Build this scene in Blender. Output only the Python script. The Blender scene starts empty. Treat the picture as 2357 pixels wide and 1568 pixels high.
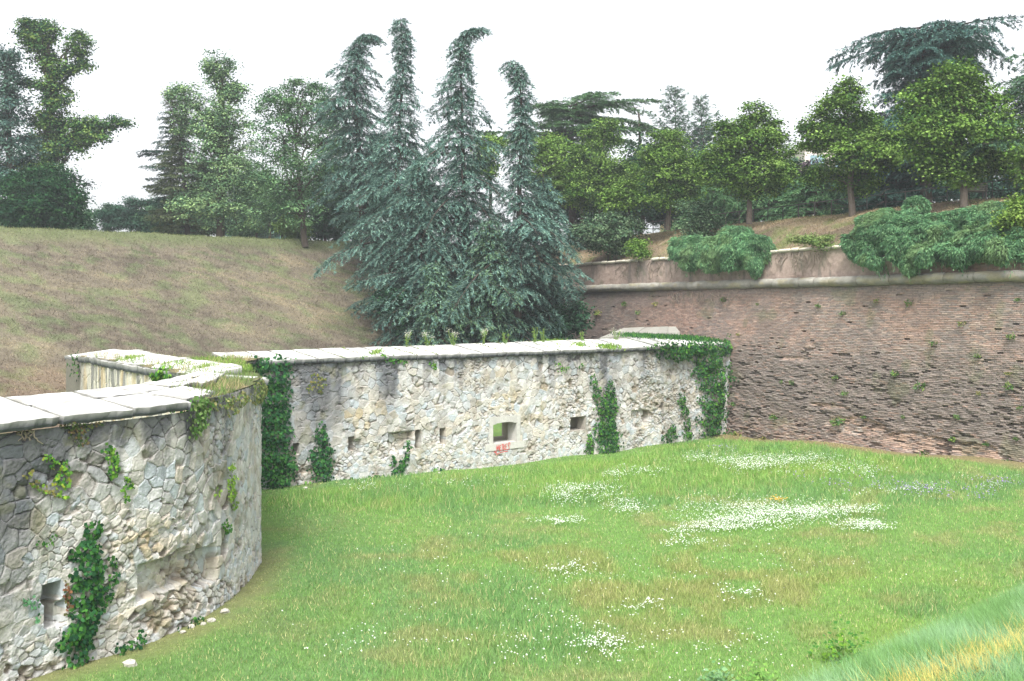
import bpy, math, random
import numpy as np
R = math.radians
PI = math.pi

# ---------------------------------------------------------------- camera
scene = bpy.context.scene
F = 996.0; VH = 308.0; HC = 7.0            # focal length in px (1024 wide), horizon row, eye height
cam_d = bpy.data.cameras.new('camera'); cam = bpy.data.objects.new('camera', cam_d)
scene.collection.objects.link(cam); scene.camera = cam
cam.location = (0, 0, HC); cam.rotation_euler = (R(90), 0, 0)
cam_d.sensor_width = 36; cam_d.lens = 36 * F / 1024; cam_d.shift_y = -(340.5 - VH) / 1024
cam_d.clip_start = 0.1; cam_d.clip_end = 4000
scene.render.resolution_x = 1024; scene.render.resolution_y = 681

# ---------------------------------------------------------------- sky, sun, exposure
SUN_EL, SUN_AZ = 54.0, 184.0               # azimuth clockwise from +Y: behind the camera, to the right
world = bpy.data.worlds.new('World'); scene.world = world; world.use_nodes = True
nt = world.node_tree; nt.nodes.clear()
sky = nt.nodes.new('ShaderNodeTexSky'); sky.sky_type = 'NISHITA'; sky.sun_disc = False
sky.sun_elevation = R(SUN_EL); sky.sun_rotation = R(SUN_AZ); sky.air_density = 1.0; sky.dust_density = 4.0
hs = nt.nodes.new('ShaderNodeHueSaturation'); hs.inputs['Saturation'].default_value = 0.16
bg = nt.nodes.new('ShaderNodeBackground'); bg.inputs['Strength'].default_value = 0.15
wo = nt.nodes.new('ShaderNodeOutputWorld')
nt.links.new(sky.outputs[0], hs.inputs['Color']); nt.links.new(hs.outputs[0], bg.inputs['Color'])
nt.links.new(bg.outputs[0], wo.inputs['Surface'])
sun_d = bpy.data.lights.new('sun', 'SUN'); sun_d.energy = 1.4; sun_d.angle = R(14); sun_d.color = (1, .965, .91)
sun = bpy.data.objects.new('sun', sun_d); scene.collection.objects.link(sun)
az = R(SUN_AZ); el = R(SUN_EL)
sd = (math.sin(az) * math.cos(el), math.cos(az) * math.cos(el), math.sin(el))
sun.rotation_euler = (R(90) - el, 0, -az + PI)
from mathutils import Vector
sun.rotation_euler = (-Vector(sd)).to_track_quat('-Z', 'Y').to_euler()
scene.view_settings.view_transform = 'Standard'; scene.view_settings.look = 'None'
scene.view_settings.exposure = 1.3; scene.view_settings.gamma = 1
scene.render.engine = 'CYCLES'
scene.cycles.max_bounces = 5; scene.cycles.diffuse_bounces = 3; scene.cycles.transmission_bounces = 3

# ---------------------------------------------------------------- helpers
rng = np.random.default_rng(11)
col = scene.collection
def A(*x): return np.array(x, float)
def at(u, v, Y): return A((u - 512) / F * Y, Y, HC - (v - VH) / F * Y)
K = 1024 / 2357.0                          # measured picture -> 1024 px
def dat(x, y, Y): return at(x * K, y * K, Y)

def h(i, j, s):
    i = np.asarray(i).astype(np.int64); j = np.asarray(j).astype(np.int64)
    n = (i * 374761393 + j * 668265263 + s * 974711) & 0x7fffffff
    n = ((n ^ (n >> 13)) * 1274126177) & 0x7fffffff
    n = ((n ^ (n >> 16)) * 668265263) & 0x7fffffff
    return ((n ^ (n >> 15)) & 0xffffff) / float(0xffffff)
def vn(x, y, s=0):
    x = np.asarray(x, float); y = np.asarray(y, float)
    i = np.floor(x); j = np.floor(y); fx = x - i; fy = y - j
    fx = fx * fx * (3 - 2 * fx); fy = fy * fy * (3 - 2 * fy)
    a = h(i, j, s); b = h(i + 1, j, s); c = h(i, j + 1, s); d = h(i + 1, j + 1, s)
    return a + (b - a) * fx + (c - a) * fy + (a - b - c + d) * fx * fy
def fbm(x, y, s=0, o=4):
    r = 0; a = .5; t = 0
    for k in range(o):
        r = r + a * vn(np.asarray(x) * 2 ** k + 17 * k, np.asarray(y) * 2 ** k - 9 * k, s + k); t += a; a *= .5
    return r / t
def ss(a, b, x): 
    t = np.clip((x - a) / (b - a), 0, 1); return t * t * (3 - 2 * t)
def mix(a, b, t):
    t = np.asarray(t)[..., None]; return a * (1 - t) + b * t
def srgb(r, g, b, k=1.0):
    c = A(r, g, b) / 255; return np.where(c < .04045, c / 12.92, ((c + .055) / 1.055) ** 2.4) * k
def nrm(v): return v / np.maximum(np.linalg.norm(v, axis=-1, keepdims=True), 1e-9)

def np_mesh(name, V, Fs, mat, parent=None, C=None, smooth=False):
    V = np.asarray(V, np.float32); me = bpy.data.meshes.new(name)
    Fs = [np.asarray(f, np.int32) for f in Fs if len(f)]
    me.vertices.add(len(V)); me.vertices.foreach_set('co', V.ravel())
    lt = np.concatenate([np.full(len(f), f.shape[1], np.int32) for f in Fs])
    li = np.concatenate([f.ravel() for f in Fs])
    me.loops.add(len(li)); me.loops.foreach_set('vertex_index', li)
    me.polygons.add(len(lt)); st = np.concatenate([[0], np.cumsum(lt)[:-1]]).astype(np.int32)
    me.polygons.foreach_set('loop_start', st); me.polygons.foreach_set('loop_total', lt)
    me.polygons.foreach_set('use_smooth', np.full(len(lt), smooth, bool))
    me.update(calc_edges=True)
    if C is not None:
        at_ = me.color_attributes.new('Col', 'FLOAT_COLOR', 'POINT')
        c4 = np.ones((len(V), 4), np.float32); c4[:, :3] = C; at_.data.foreach_set('color', c4.ravel())
    me.materials.append(mat)
    o = bpy.data.objects.new(name, me); col.objects.link(o)
    if parent is not None:
        o.parent = parent; o.matrix_parent_inverse = parent.matrix_world.inverted() if False else o.matrix_parent_inverse
        me.transform(__import__('mathutils').Matrix.Translation(-parent.location))
    return o
def tag(o, label=None, cat=None, group=None, kind=None):
    if label: o['label'] = label
    if cat: o['category'] = cat
    if group: o['group'] = group
    if kind: o['kind'] = kind
    return o
def thing(name, loc, label, cat, group=None):
    o = bpy.data.objects.new(name, None); col.objects.link(o); o.location = tuple(float(x) for x in loc)
    o.empty_display_size = .3
    return tag(o, label, cat, group)

class MB:
    """collects polygons of several shapes for ONE mesh"""
    def __init__(s): s.V = []; s.Q = []; s.T = []; s.C = []; s.n = 0
    def add(s, V, Q=None, T=None, C=(.5, .5, .5)):
        V = np.asarray(V, float); s.V.append(V)
        if Q is not None and len(Q): s.Q.append(np.asarray(Q, int) + s.n)
        if T is not None and len(T): s.T.append(np.asarray(T, int) + s.n)
        C = np.asarray(C, float); s.C.append(np.broadcast_to(C, (len(V), 3))); s.n += len(V)
    def box(s, c, sz, rot=0, C=(.5, .5, .5)):
        x, y, z = A(*sz) / 2; v = np.array([[a * x, b * y, d * z] for a in (-1, 1) for b in (-1, 1) for d in (-1, 1)])
        cr, sr = math.cos(rot), math.sin(rot)
        v = np.c_[v[:, 0] * cr - v[:, 1] * sr, v[:, 0] * sr + v[:, 1] * cr, v[:, 2]] + A(*c)
        s.add(v, [[0, 1, 3, 2], [4, 6, 7, 5], [0, 4, 5, 1], [2, 3, 7, 6], [0, 2, 6, 4], [1, 5, 7, 3]], C=C)
    def prism(s, P, z0, z1, C=(.5, .5, .5)):     # P: quad plan points
        P = np.asarray(P, float)
        z0 = np.broadcast_to(z0, 4); z1 = np.broadcast_to(z1, 4)
        v = np.r_[np.c_[P, z0], np.c_[P, z1]]
        s.add(v, [[3, 2, 1, 0], [4, 5, 6, 7], [0, 1, 5, 4], [1, 2, 6, 5], [2, 3, 7, 6], [3, 0, 4, 7]], C=C)
    def tube(s, P, r, n=6, C=(.5, .5, .5), cap=True):
        P = np.asarray(P, float); r = np.broadcast_to(np.asarray(r, float), len(P))
        t = nrm(np.gradient(P, axis=0)); up = A(.13, .31, .94); a = nrm(np.cross(t, up)); b = np.cross(t, a)
        th = np.arange(n) / n * 2 * PI
        V = P[:, None] + r[:, None, None] * (np.cos(th)[None, :, None] * a[:, None] + np.sin(th)[None, :, None] * b[:, None])
        V = V.reshape(-1, 3); i = np.arange(len(P) - 1)[:, None] * n; k = np.arange(n)[None]
        Q = np.stack([i + k, i + (k + 1) % n, i + n + (k + 1) % n, i + n + k], -1).reshape(-1, 4)
        s.add(V, Q, C=C)
    def kites(s, P, D, W, L, w, C):
        """leaf shaped quads: base P, long axis D, width axis W"""
        L = np.asarray(L)[:, None]; w = np.asarray(w)[:, None]
        m = P + D * L * .45
        V = np.stack([P, m - W * w * .5, P + D * L, m + W * w * .5], 1).reshape(-1, 3)
        s.add(V, np.arange(len(V)).reshape(-1, 4), C=np.repeat(C, 4, 0))
    def blades(s, P, D, W, L, w, C):
        L = np.asarray(L)[:, None]; w = np.asarray(w)[:, None]
        V = np.stack([P - W * w * .5, P + W * w * .5, P + D * L], 1).reshape(-1, 3)
        s.add(V, T=np.arange(len(V)).reshape(-1, 3), C=np.repeat(C, 3, 0))
    def build(s, name, mat, parent=None, smooth=False):
        V = np.concatenate(s.V); C = np.concatenate(s.C)
        Fs = []
        if s.Q: Fs.append(np.concatenate(s.Q))
        if s.T: Fs.append(np.concatenate(s.T))
        return np_mesh(name, V, Fs, mat, parent, C, smooth)

# ---------------------------------------------------------------- materials
def mat_attr(name, rough=.9, scale=0, amt=.25, bump=0, bscale=30, translucent=0, spec=.2):
    m = bpy.data.materials.new(name); m.use_nodes = True; n = m.node_tree; n.nodes.clear()
    o = n.nodes.new('ShaderNodeOutputMaterial'); a = n.nodes.new('ShaderNodeAttribute'); a.attribute_name = 'Col'
    c = a.outputs['Color']
    tc = n.nodes.new('ShaderNodeTexCoord')
    if scale:
        no = n.nodes.new('ShaderNodeTexNoise'); no.inputs['Scale'].default_value = scale; no.inputs['Detail'].default_value = 6
        no.inputs['Roughness'].default_value = .65
        n.links.new(tc.outputs['Object'], no.inputs['Vector'])
        mr = n.nodes.new('ShaderNodeMapRange'); mr.inputs[1].default_value = .25; mr.inputs[2].default_value = .75
        mr.inputs[3].default_value = 1 - amt; mr.inputs[4].default_value = 1 + amt
        n.links.new(no.outputs['Fac'], mr.inputs[0])
        mu = n.nodes.new('ShaderNodeVectorMath'); mu.operation = 'SCALE'
        n.links.new(c, mu.inputs[0]); n.links.new(mr.outputs[0], mu.inputs['Scale']); c = mu.outputs[0]
    if translucent:
        d = n.nodes.new('ShaderNodeBsdfDiffuse'); t = n.nodes.new('ShaderNodeBsdfTranslucent')
        mx = n.nodes.new('ShaderNodeMixShader'); mx.inputs[0].default_value = translucent
        n.links.new(c, d.inputs['Color']); n.links.new(c, t.inputs['Color'])
        n.links.new(d.outputs[0], mx.inputs[1]); n.links.new(t.outputs[0], mx.inputs[2]); n.links.new(mx.outputs[0], o.inputs[0])
    else:
        p = n.nodes.new('ShaderNodeBsdfPrincipled'); p.inputs['Roughness'].default_value = rough
        p.inputs['Specular IOR Level'].default_value = spec
        n.links.new(c, p.inputs['Base Color'])
        if bump:
            nb = n.nodes.new('ShaderNodeTexNoise'); nb.inputs['Scale'].default_value = bscale; nb.inputs['Detail'].default_value = 7
            n.links.new(tc.outputs['Object'], nb.inputs['Vector'])
            b = n.nodes.new('ShaderNodeBump'); b.inputs['Strength'].default_value = bump; b.inputs['Distance'].default_value = .03
            n.links.new(nb.outputs['Fac'], b.inputs['Height']); n.links.new(b.outputs[0], p.inputs['Normal'])
        n.links.new(p.outputs[0], o.inputs[0])
    return m
M_STONE = mat_attr('limestone_masonry', .92, 9, .16, .5, 22)
M_SLAB = mat_attr('limestone_slab', .85, 6, .12, .4, 14)
M_BRICK = mat_attr('weathered_brick', .95, 7, .22, .6, 30)
M_CORD = mat_attr('weathered_stone_roll', .9, 4, .22, .7, 12)
M_SOIL = mat_attr('grassy_soil', .95, 5, .3, .8, 12)
M_LEAF = mat_attr('broad_leaves', translucent=.2)
M_NEEDLE = mat_attr('needles', translucent=.15)
M_GRASS = mat_attr('grass_blades', translucent=.35)
M_BARK = mat_attr('bark', .95, 8, .3, .8, 18)
M_METAL = mat_attr('painted_metal', .5, spec=.4)
M_PLAIN = mat_attr('plaster', .9, 2, .1)
M_WOOD = mat_attr('weathered_wood', .85, 12, .25, .5, 25)
M_PETAL = mat_attr('petals', translucent=.25)
M_PAINT = mat_attr('spray_paint', .7)
M_GLASS = mat_attr('window_glass', .15, spec=.6)

# ---------------------------------------------------------------- walls as paths in plan
def catmull(P, n=24):
    P = np.asarray(P, float); Q = np.r_[[2 * P[0] - P[1]], P, [2 * P[-1] - P[-2]]]; out = []
    for i in range(1, len(Q) - 2):
        t = np.linspace(0, 1, n, endpoint=False)[:, None]
        a, b, c, d = Q[i - 1], Q[i], Q[i + 1], Q[i + 2]
        out.append(.5 * ((2 * b) + (c - a) * t + (2 * a - 5 * b + 4 * c - d) * t ** 2 + (3 * b - a - 3 * c + d) * t ** 3))
    return np.r_[np.concatenate(out), [P[-1]]]
class Path:
    def __init__(s, P, side=1):
        s.P = P; s.s = np.r_[0, np.cumsum(np.linalg.norm(np.diff(P, axis=0), axis=1))]; s.side = side; s.batter = 0; s.z0 = 0
        t = nrm(np.gradient(P, axis=0)); s.N = np.c_[t[:, 1], -t[:, 0]] * side; s.L = s.s[-1]
    def p(s, q): return np.stack([np.interp(q, s.s, s.P[:, 0]), np.interp(q, s.s, s.P[:, 1])], -1)
    def n(s, q): return nrm(np.stack([np.interp(q, s.s, s.N[:, 0]), np.interp(q, s.s, s.N[:, 1])], -1))
    def pos(s, q, z, off=0):
        q = np.asarray(q, float); z = np.asarray(z, float)
        o = np.asarray(off) - (z - s.z0) * s.batter
        xy = s.p(q) + s.n(q) * o[..., None]
        return np.concatenate([xy, z[..., None]], -1)
    def hit(s, u, v, lo=0, hi=None):
        """where the sight line through picture point (u,v) meets the wall: (s, z)"""
        q = np.linspace(lo, s.L if hi is None else hi, 3000); P = s.p(q)
        z = 3.0
        for _ in range(4):
            PP = P - s.n(q) * ((z - s.z0) * s.batter)
            uu = 512 + F * PP[:, 0] / PP[:, 1]; k = np.argmin(abs(uu - u)); z = HC - (v - VH) / F * PP[k, 1]
        return q[k], z
    def dhit(s, x, y, **k): return s.hit(x * K, y * K, **k)

near_path = Path(catmull([(-12.2, 12.0), (-10.4, 15.0), (-8.98, 17.6), (-8.5, 18.5), (-7.88, 19.45), (-7.3, 20.5), (-6.95, 21.6), (-6.72, 23.0), (-6.66, 24.4),
                          (-6.72, 25.8), (-6.95, 27.6), (-7.75, 30), (-8.75, 33), (-9.75, 36), (-10.2, 37.3)]), 1)
def far_pt(u, dv=0):
    Y = 1992.0 / (51 - .035 * (u - 303) + dv); return ((u - 512) / F * Y, Y)
far_path = Path(np.array([far_pt(u) for u in np.linspace(200, 735, 400)]), 1)
branch_path = Path(catmull([(-17.6, 40.6), (-14.9, 36.6), (-13.2, 34.2), (-10.6, 31.0), (-9.5, 29.2), (-9.0, 27.6)], 16), 1)
YB = np.linspace(26, 92, 400)
brick_path = Path(np.c_[44.1 - .587 * YB, YB], -1); brick_path.batter = .1
para_path = Path(brick_path.P + A(.862, .506) * .95, -1)

# ---------------------------------------------------------------- ground height
GC = np.array([(-8.5, 18.5, .25), (-7.2, 21.5, .15), (-6.9, 25, .05), (-6.9, 28, .02), (-8.3, 39, .06), (-4, 42, -.05), (0, 45, -.2), (5, 49, -.2), (9.7, 53.5, -.12), (11.8, 55, .05),
               (16, 47.5, .45), (20.6, 40, .8), (25, 32, 1.0), (10, 40, .25), (5, 30, .0), (0, 20, .0), (8, 20, .1), (15, 30, .5), (-3, 15, .05), (8, 12, .2),
               (-15, 45, .9), (-5, 52, .8), (3, 60, .8), (-20, 50, .9), (-25, 35, .8), (40, 20, 1), (-40, 20, .8), (60, 60, 1), (-60, 60, 1), (0, 90, 1), (0, 0, .3)])
def gz(x, y):
    x = np.asarray(x, float); y = np.asarray(y, float); w = 0; s = 0
    for a, b, c in GC:
        k = 1 / ((x - a) ** 2 + (y - b) ** 2 + 4) ** 1.5; w = w + k; s = s + k * c
    return s / w + (fbm(x * .5, y * .5, 5, 3) - .5) * .10

# meadow tone: returns colour and grass height
def proj(x, y, z): return 512 + F * x / y, VH - (z - HC) * F / y
def meadow(x, y):
    n1 = fbm(x * .22, y * .22, 31, 4); n2 = fbm(x * .9, y * .9, 41, 3); n3 = fbm(x * .12 + 7, y * .12, 51, 3)
    g = srgb(130, 168, 92); 
    c = np.broadcast_to(g, np.shape(x) + (3,)).copy()
    c = mix(c, srgb(120, 160, 98), ss(.48, .62, n1) * .8)
    c = mix(c, srgb(148, 178, 90), ss(.5, .66, n3) * .7)
    # reddish and straw seed heads in the middle front of the meadow
    rd = np.exp(-(((x - 4.0) / 6.0) ** 2 + ((y - 25.5) / 5.0) ** 2))
    c = mix(c, srgb(160, 150, 104), np.clip(rd * 1.2, 0, 1) * ss(.40, .62, n2) * .6)
    c = mix(c, srgb(166, 158, 112), ss(.60, .74, n2) * .45)
    # trodden strip along the round wall
    dn = near_dist(x, y)
    c = mix(c, srgb(156, 148, 104), ss(1.3, .1, dn + (n2 - .5) * 1.4) * .7 * ss(30, 27, y))
    db = brick_dist(x, y)
    c = mix(c, srgb(168, 152, 112), ss(2.3, .6, db + (n2 - .5) * 2.2) * .9)
    dk = ss(4.4, 1.5, dn + (n1 - .5) * 2) * ss(0.6, 1.6, dn)
    c = mix(c, srgb(112, 150, 90), dk * .6)
    hgt = .07 + .05 * n1
    tall = ss(33, 38, y + (n1 - .5) * 5 - x * .25) * ss(1.0, 2.6, db) * ss(1.0, 2.4, far_dist(x, y) + (n1 - .5))
    tall = np.maximum(tall, .35 * ss(.5, .65, n1) * ss(4, 6, dn))
    tall = np.maximum(tall, .5 * np.clip(rd, 0, 1) * ss(.4, .6, n2))
    hgt = hgt + tall * .22
    c = mix(c, srgb(150, 182, 96), tall * .5 * ss(.45, .6, n2))
    c = c * .86
    hgt = hgt * (1 - .6 * ss(1.6, .3, dn)) * (1 - .6 * ss(2, .6, db))
    return c, hgt
def pdist(path, x, y, lo, hi, m=120):
    q = np.linspace(lo, hi, m); P = path.p(q); d = np.full(np.shape(x), 1e9)
    for a, b in P: d = np.minimum(d, (x - a) ** 2 + (y - b) ** 2)
    return np.sqrt(d)
def near_dist(x, y): return pdist(near_path, x, y, 3, near_path.L, 60)
def far_dist(x, y): return pdist(far_path, x, y, 0, far_path.L, 60)
def brick_dist(x, y): return abs((x - 44.1 + .587 * y) * .862)

# ---------------------------------------------------------------- setting: ground, banks, park level
xs = np.unique(np.r_[np.linspace(-700, -60, 8), np.linspace(-60, -14, 24), np.arange(-14, 28, .3), np.linspace(28, 70, 20), np.linspace(70, 700, 8)])
ys = np.unique(np.r_[np.linspace(-500, -10, 6), np.linspace(-10, 12, 12), np.arange(12, 60, .3), np.linspace(60, 110, 20), np.linspace(110, 900, 8)])
X, Y = np.meshgrid(xs, ys)
def grid_faces(nr, nc):
    i = np.arange(nr - 1)[:, None] * nc; k = np.arange(nc - 1)[None]
    return np.stack([i + k, i + k + 1, i + nc + k + 1, i + nc + k], -1).reshape(-1, 4)
c, _ = meadow(X.ravel(), Y.ravel())
ground = np_mesh('ground', np.c_[X.ravel(), Y.ravel(), gz(X, Y).ravel()], [grid_faces(len(ys), len(xs))], M_SOIL, C=c * .62, smooth=True)
tag(ground, kind='structure')

# dry grass bank on the left, its ridge and the park behind it
rd_a = A(-31.9, 62.0); rd_b = A(-13.2, 80.0); rg_d = (rd_b - rd_a) / np.linalg.norm(rd_b - rd_a); rg_n = A(rg_d[1], -rg_d[0])
def bank_z(a, d):  # a along the ridge from rd_a, d distance in front of the ridge
    z = 12.05 + .008 * a - np.clip(d, 0, 60) * .455 + .35 * np.exp(-(d / 1.6) ** 2) - .35
    z = np.where(d < 0, 12.05 + .008 * a, z)
    return z
def bank_xy(a, d): return rd_a + np.asarray(a)[..., None] * rg_d + np.asarray(d)[..., None] * rg_n
aa = np.linspace(-45, 42, 175); dd = np.r_[-300, -120, -60, -30, -12, -5, -2, -1, np.arange(-.5, 26, .35)]
Aa, Dd = np.meshgrid(aa, dd); xy = bank_xy(Aa.ravel(), Dd.ravel())
def bank_col(x, y, d):
    n1 = fbm(x * .25, y * .4, 61, 4); n2 = fbm(x * 1.3, y * 1.7, 62, 3)
    c = np.broadcast_to(srgb(138, 129, 112), (len(x), 3)).copy()
    n3 = fbm(x * 3.2, y * 2.2, 63, 3)
    c = mix(c, srgb(172, 160, 132), ss(.50, .70, n1 * .6 + n2 * .4) * .75)
    c = mix(c, srgb(110, 100, 90), ss(.50, .36, n1 * .45 + n3 * .55) * .7)
    c = mix(c, srgb(118, 136, 92), ss(.50, .64, n2) * .6)
    c = c * (.80 + .42 * n3)[..., None]
    c = mix(c, srgb(124, 136, 92), ss(1.9, .4, d + (n2 - .5) * 1.5) * .8)
    c = mix(c, srgb(160, 124, 98), ss(15.5, 18, d + (n1 - .5) * 4) * .25)
    return c
zz = bank_z(Aa.ravel(), Dd.ravel()) + (fbm(xy[:, 0] * .6, xy[:, 1] * .6, 71, 3) - .5) * .25
cb = bank_col(xy[:, 0], xy[:, 1], Dd.ravel())
bank = np_mesh('grass_bank', np.c_[xy, zz], [grid_faces(len(dd), len(aa))], M_SOIL, C=cb * .52, smooth=True)
tag(bank, kind='structure')

# bank above the brick parapet, up to the level park
def ramp_xy(Yw, d):  # Yw: wall line position, d: distance behind the wall face
    p = np.stack([44.1 - .587 * np.asarray(Yw), np.asarray(Yw)], -1); return p + np.asarray(d)[..., None] * A(.862, .506)
def ramp_z(d):
    return np.interp(d, [1.2, 1.6, 3, 5, 6.6, 7.6, 9, 300], [9.85, 10.0, 10.9, 11.9, 12.3, 12.36, 12.3, 12.3])
yw = np.linspace(24, 95, 240); dd2 = np.r_[1.2, np.arange(1.5, 9.5, .3), 12, 18, 30, 60, 120, 260]
Yw, D2 = np.meshgrid(yw, dd2); xy2 = ramp_xy(Yw.ravel(), D2.ravel())
def ramp_col(x, y, d):
    n1 = fbm(x * .5, y * .5, 81, 4); n2 = fbm(x * 1.5, y * 1.5, 82, 3)
    c = np.broadcast_to(srgb(146, 130, 108), (len(x), 3)).copy()
    c = mix(c, srgb(178, 162, 130), ss(.5, .68, n1) * .7); c = mix(c, srgb(104, 92, 80), ss(.45, .33, n1) * .6)
    c = mix(c, srgb(112, 132, 70), ss(.54, .7, n2) * .6)
    c = mix(c, srgb(104, 128, 66), ss(7.2, 8.2, d) * .8)
    return c
z2 = ramp_z(D2.ravel()) + (fbm(xy2[:, 0] * .5, xy2[:, 1] * .5, 83, 3) - .5) * .28
ramp = np_mesh('rampart_bank', np.c_[xy2, z2], [grid_faces(len(dd2), len(yw))[:, ::-1]], M_SOIL, C=ramp_col(xy2[:, 0], xy2[:, 1], D2.ravel()) * .62, smooth=True)
tag(ramp, kind='structure')

# near bank in the right front corner
nb_a = A(2.5, 8.4); nb_d = nrm(A(5.2, 6.6)); nb_r = A(nb_d[1], -nb_d[0])
def nb_z(a, p):
    cz = 3.86 - .133 * a
    zr = cz + .15 * np.clip(p, 0, 30); zl = cz + .95 * np.clip(p, -30, 0)
    return np.where(p > 0, zr, zl) - .12 * np.exp(-(p / .5) ** 2)
def nb_xy(a, p): return nb_a + np.asarray(a)[..., None] * nb_d + np.asarray(p)[..., None] * nb_r
a3 = np.linspace(-22, 29, 170); p3 = np.r_[np.linspace(-6.5, -1, 14), np.arange(-.8, 4, .2), 5, 7, 10, 20, 40]
A3, P3 = np.meshgrid(a3, p3); xy3 = nb_xy(A3.ravel(), P3.ravel()); z3 = nb_z(A3.ravel(), P3.ravel()) + (fbm(xy3[:, 0], xy3[:, 1], 91, 3) - .5) * .16
c3 = mix(np.broadcast_to(srgb(104, 130, 84), (len(z3), 3)), srgb(140, 126, 98), ss(.5, .65, fbm(xy3[:, 0] * .8, xy3[:, 1] * .8, 92, 3)) * .5)
nbank = np_mesh('near_bank', np.c_[xy3, z3], [grid_faces(len(p3), len(a3))[:, ::-1]], M_SOIL, C=c3 * .6, smooth=True)
tag(nbank, kind='structure')

# ---------------------------------------------------------------- masonry
def stones(U, V, cw, ch, seed, jit=.9, warp=.06, jy=.85):
    U0, V0 = U, V
    U = U + (fbm(U0 * 1.1, V0 * 1.1, seed + 5, 3) - .5) * warp * 4; V = V + (fbm(U0 * 1.1 + 9, V0 * 1.1, seed + 7, 3) - .5) * warp * 3
    U = U + (vn(U0 * 9, V0 * 9, seed + 8) - .5) * .015; V = V + (vn(U0 * 9, V0 * 9, seed + 9) - .5) * .015
    gx = np.floor(U / cw); gy = np.floor(V / ch)
    def seedpt(i, j):
        return ((i + .5 + jit * (h(i, j, seed) - .5) + .5 * (np.mod(j, 2) - .5)) * cw, (j + .5 + jit * jy * (h(i, j, seed + 1) - .5)) * ch)
    best = np.full(U.shape, 1e9); bi = gx.copy(); bj = gy.copy(); bx = U.copy(); by = V.copy()
    for di in (-2, -1, 0, 1, 2):
        for dj in (-2, -1, 0, 1, 2):
            sx, sy = seedpt(gx + di, gy + dj); d = (U - sx) ** 2 + (V - sy) ** 2; m = d < best
            best = np.where(m, d, best); bi = np.where(m, gx + di, bi); bj = np.where(m, gy + dj, bj); bx = np.where(m, sx, bx); by = np.where(m, sy, by)
    e = np.full(U.shape, 1e9)
    for di in (-2, -1, 0, 1, 2):
        for dj in (-2, -1, 0, 1, 2):
            sx, sy = seedpt(gx + di, gy + dj); dx = sx - bx; dy = sy - by; L = np.hypot(dx, dy)
            d = ((bx + sx) / 2 - U) * dx + ((by + sy) / 2 - V) * dy; d = np.where(L > 1e-6, d / np.maximum(L, 1e-6), 1e9)
            e = np.minimum(e, d)
    return bi, bj, e, (U - bx) / cw, (V - by) / ch

def rects(S, Z, boxes, soft=.03):
    m = np.zeros(S.shape)
    for a, b, z0, z1 in boxes:
        m = np.maximum(m, ss(a - soft, a + soft, S) * ss(b + soft, b - soft, S) * ss(z0 - soft, z0 + soft, Z) * ss(z1 + soft, z1 - soft, Z))
    return m
def blobs(S, Z, L):
    m = np.zeros(S.shape)
    for a, z, ra, rz, k in L:
        m = np.maximum(m, k * np.exp(-(((S - a) / ra) ** 2 + ((Z - z) / rz) ** 2)))
    return m

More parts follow.
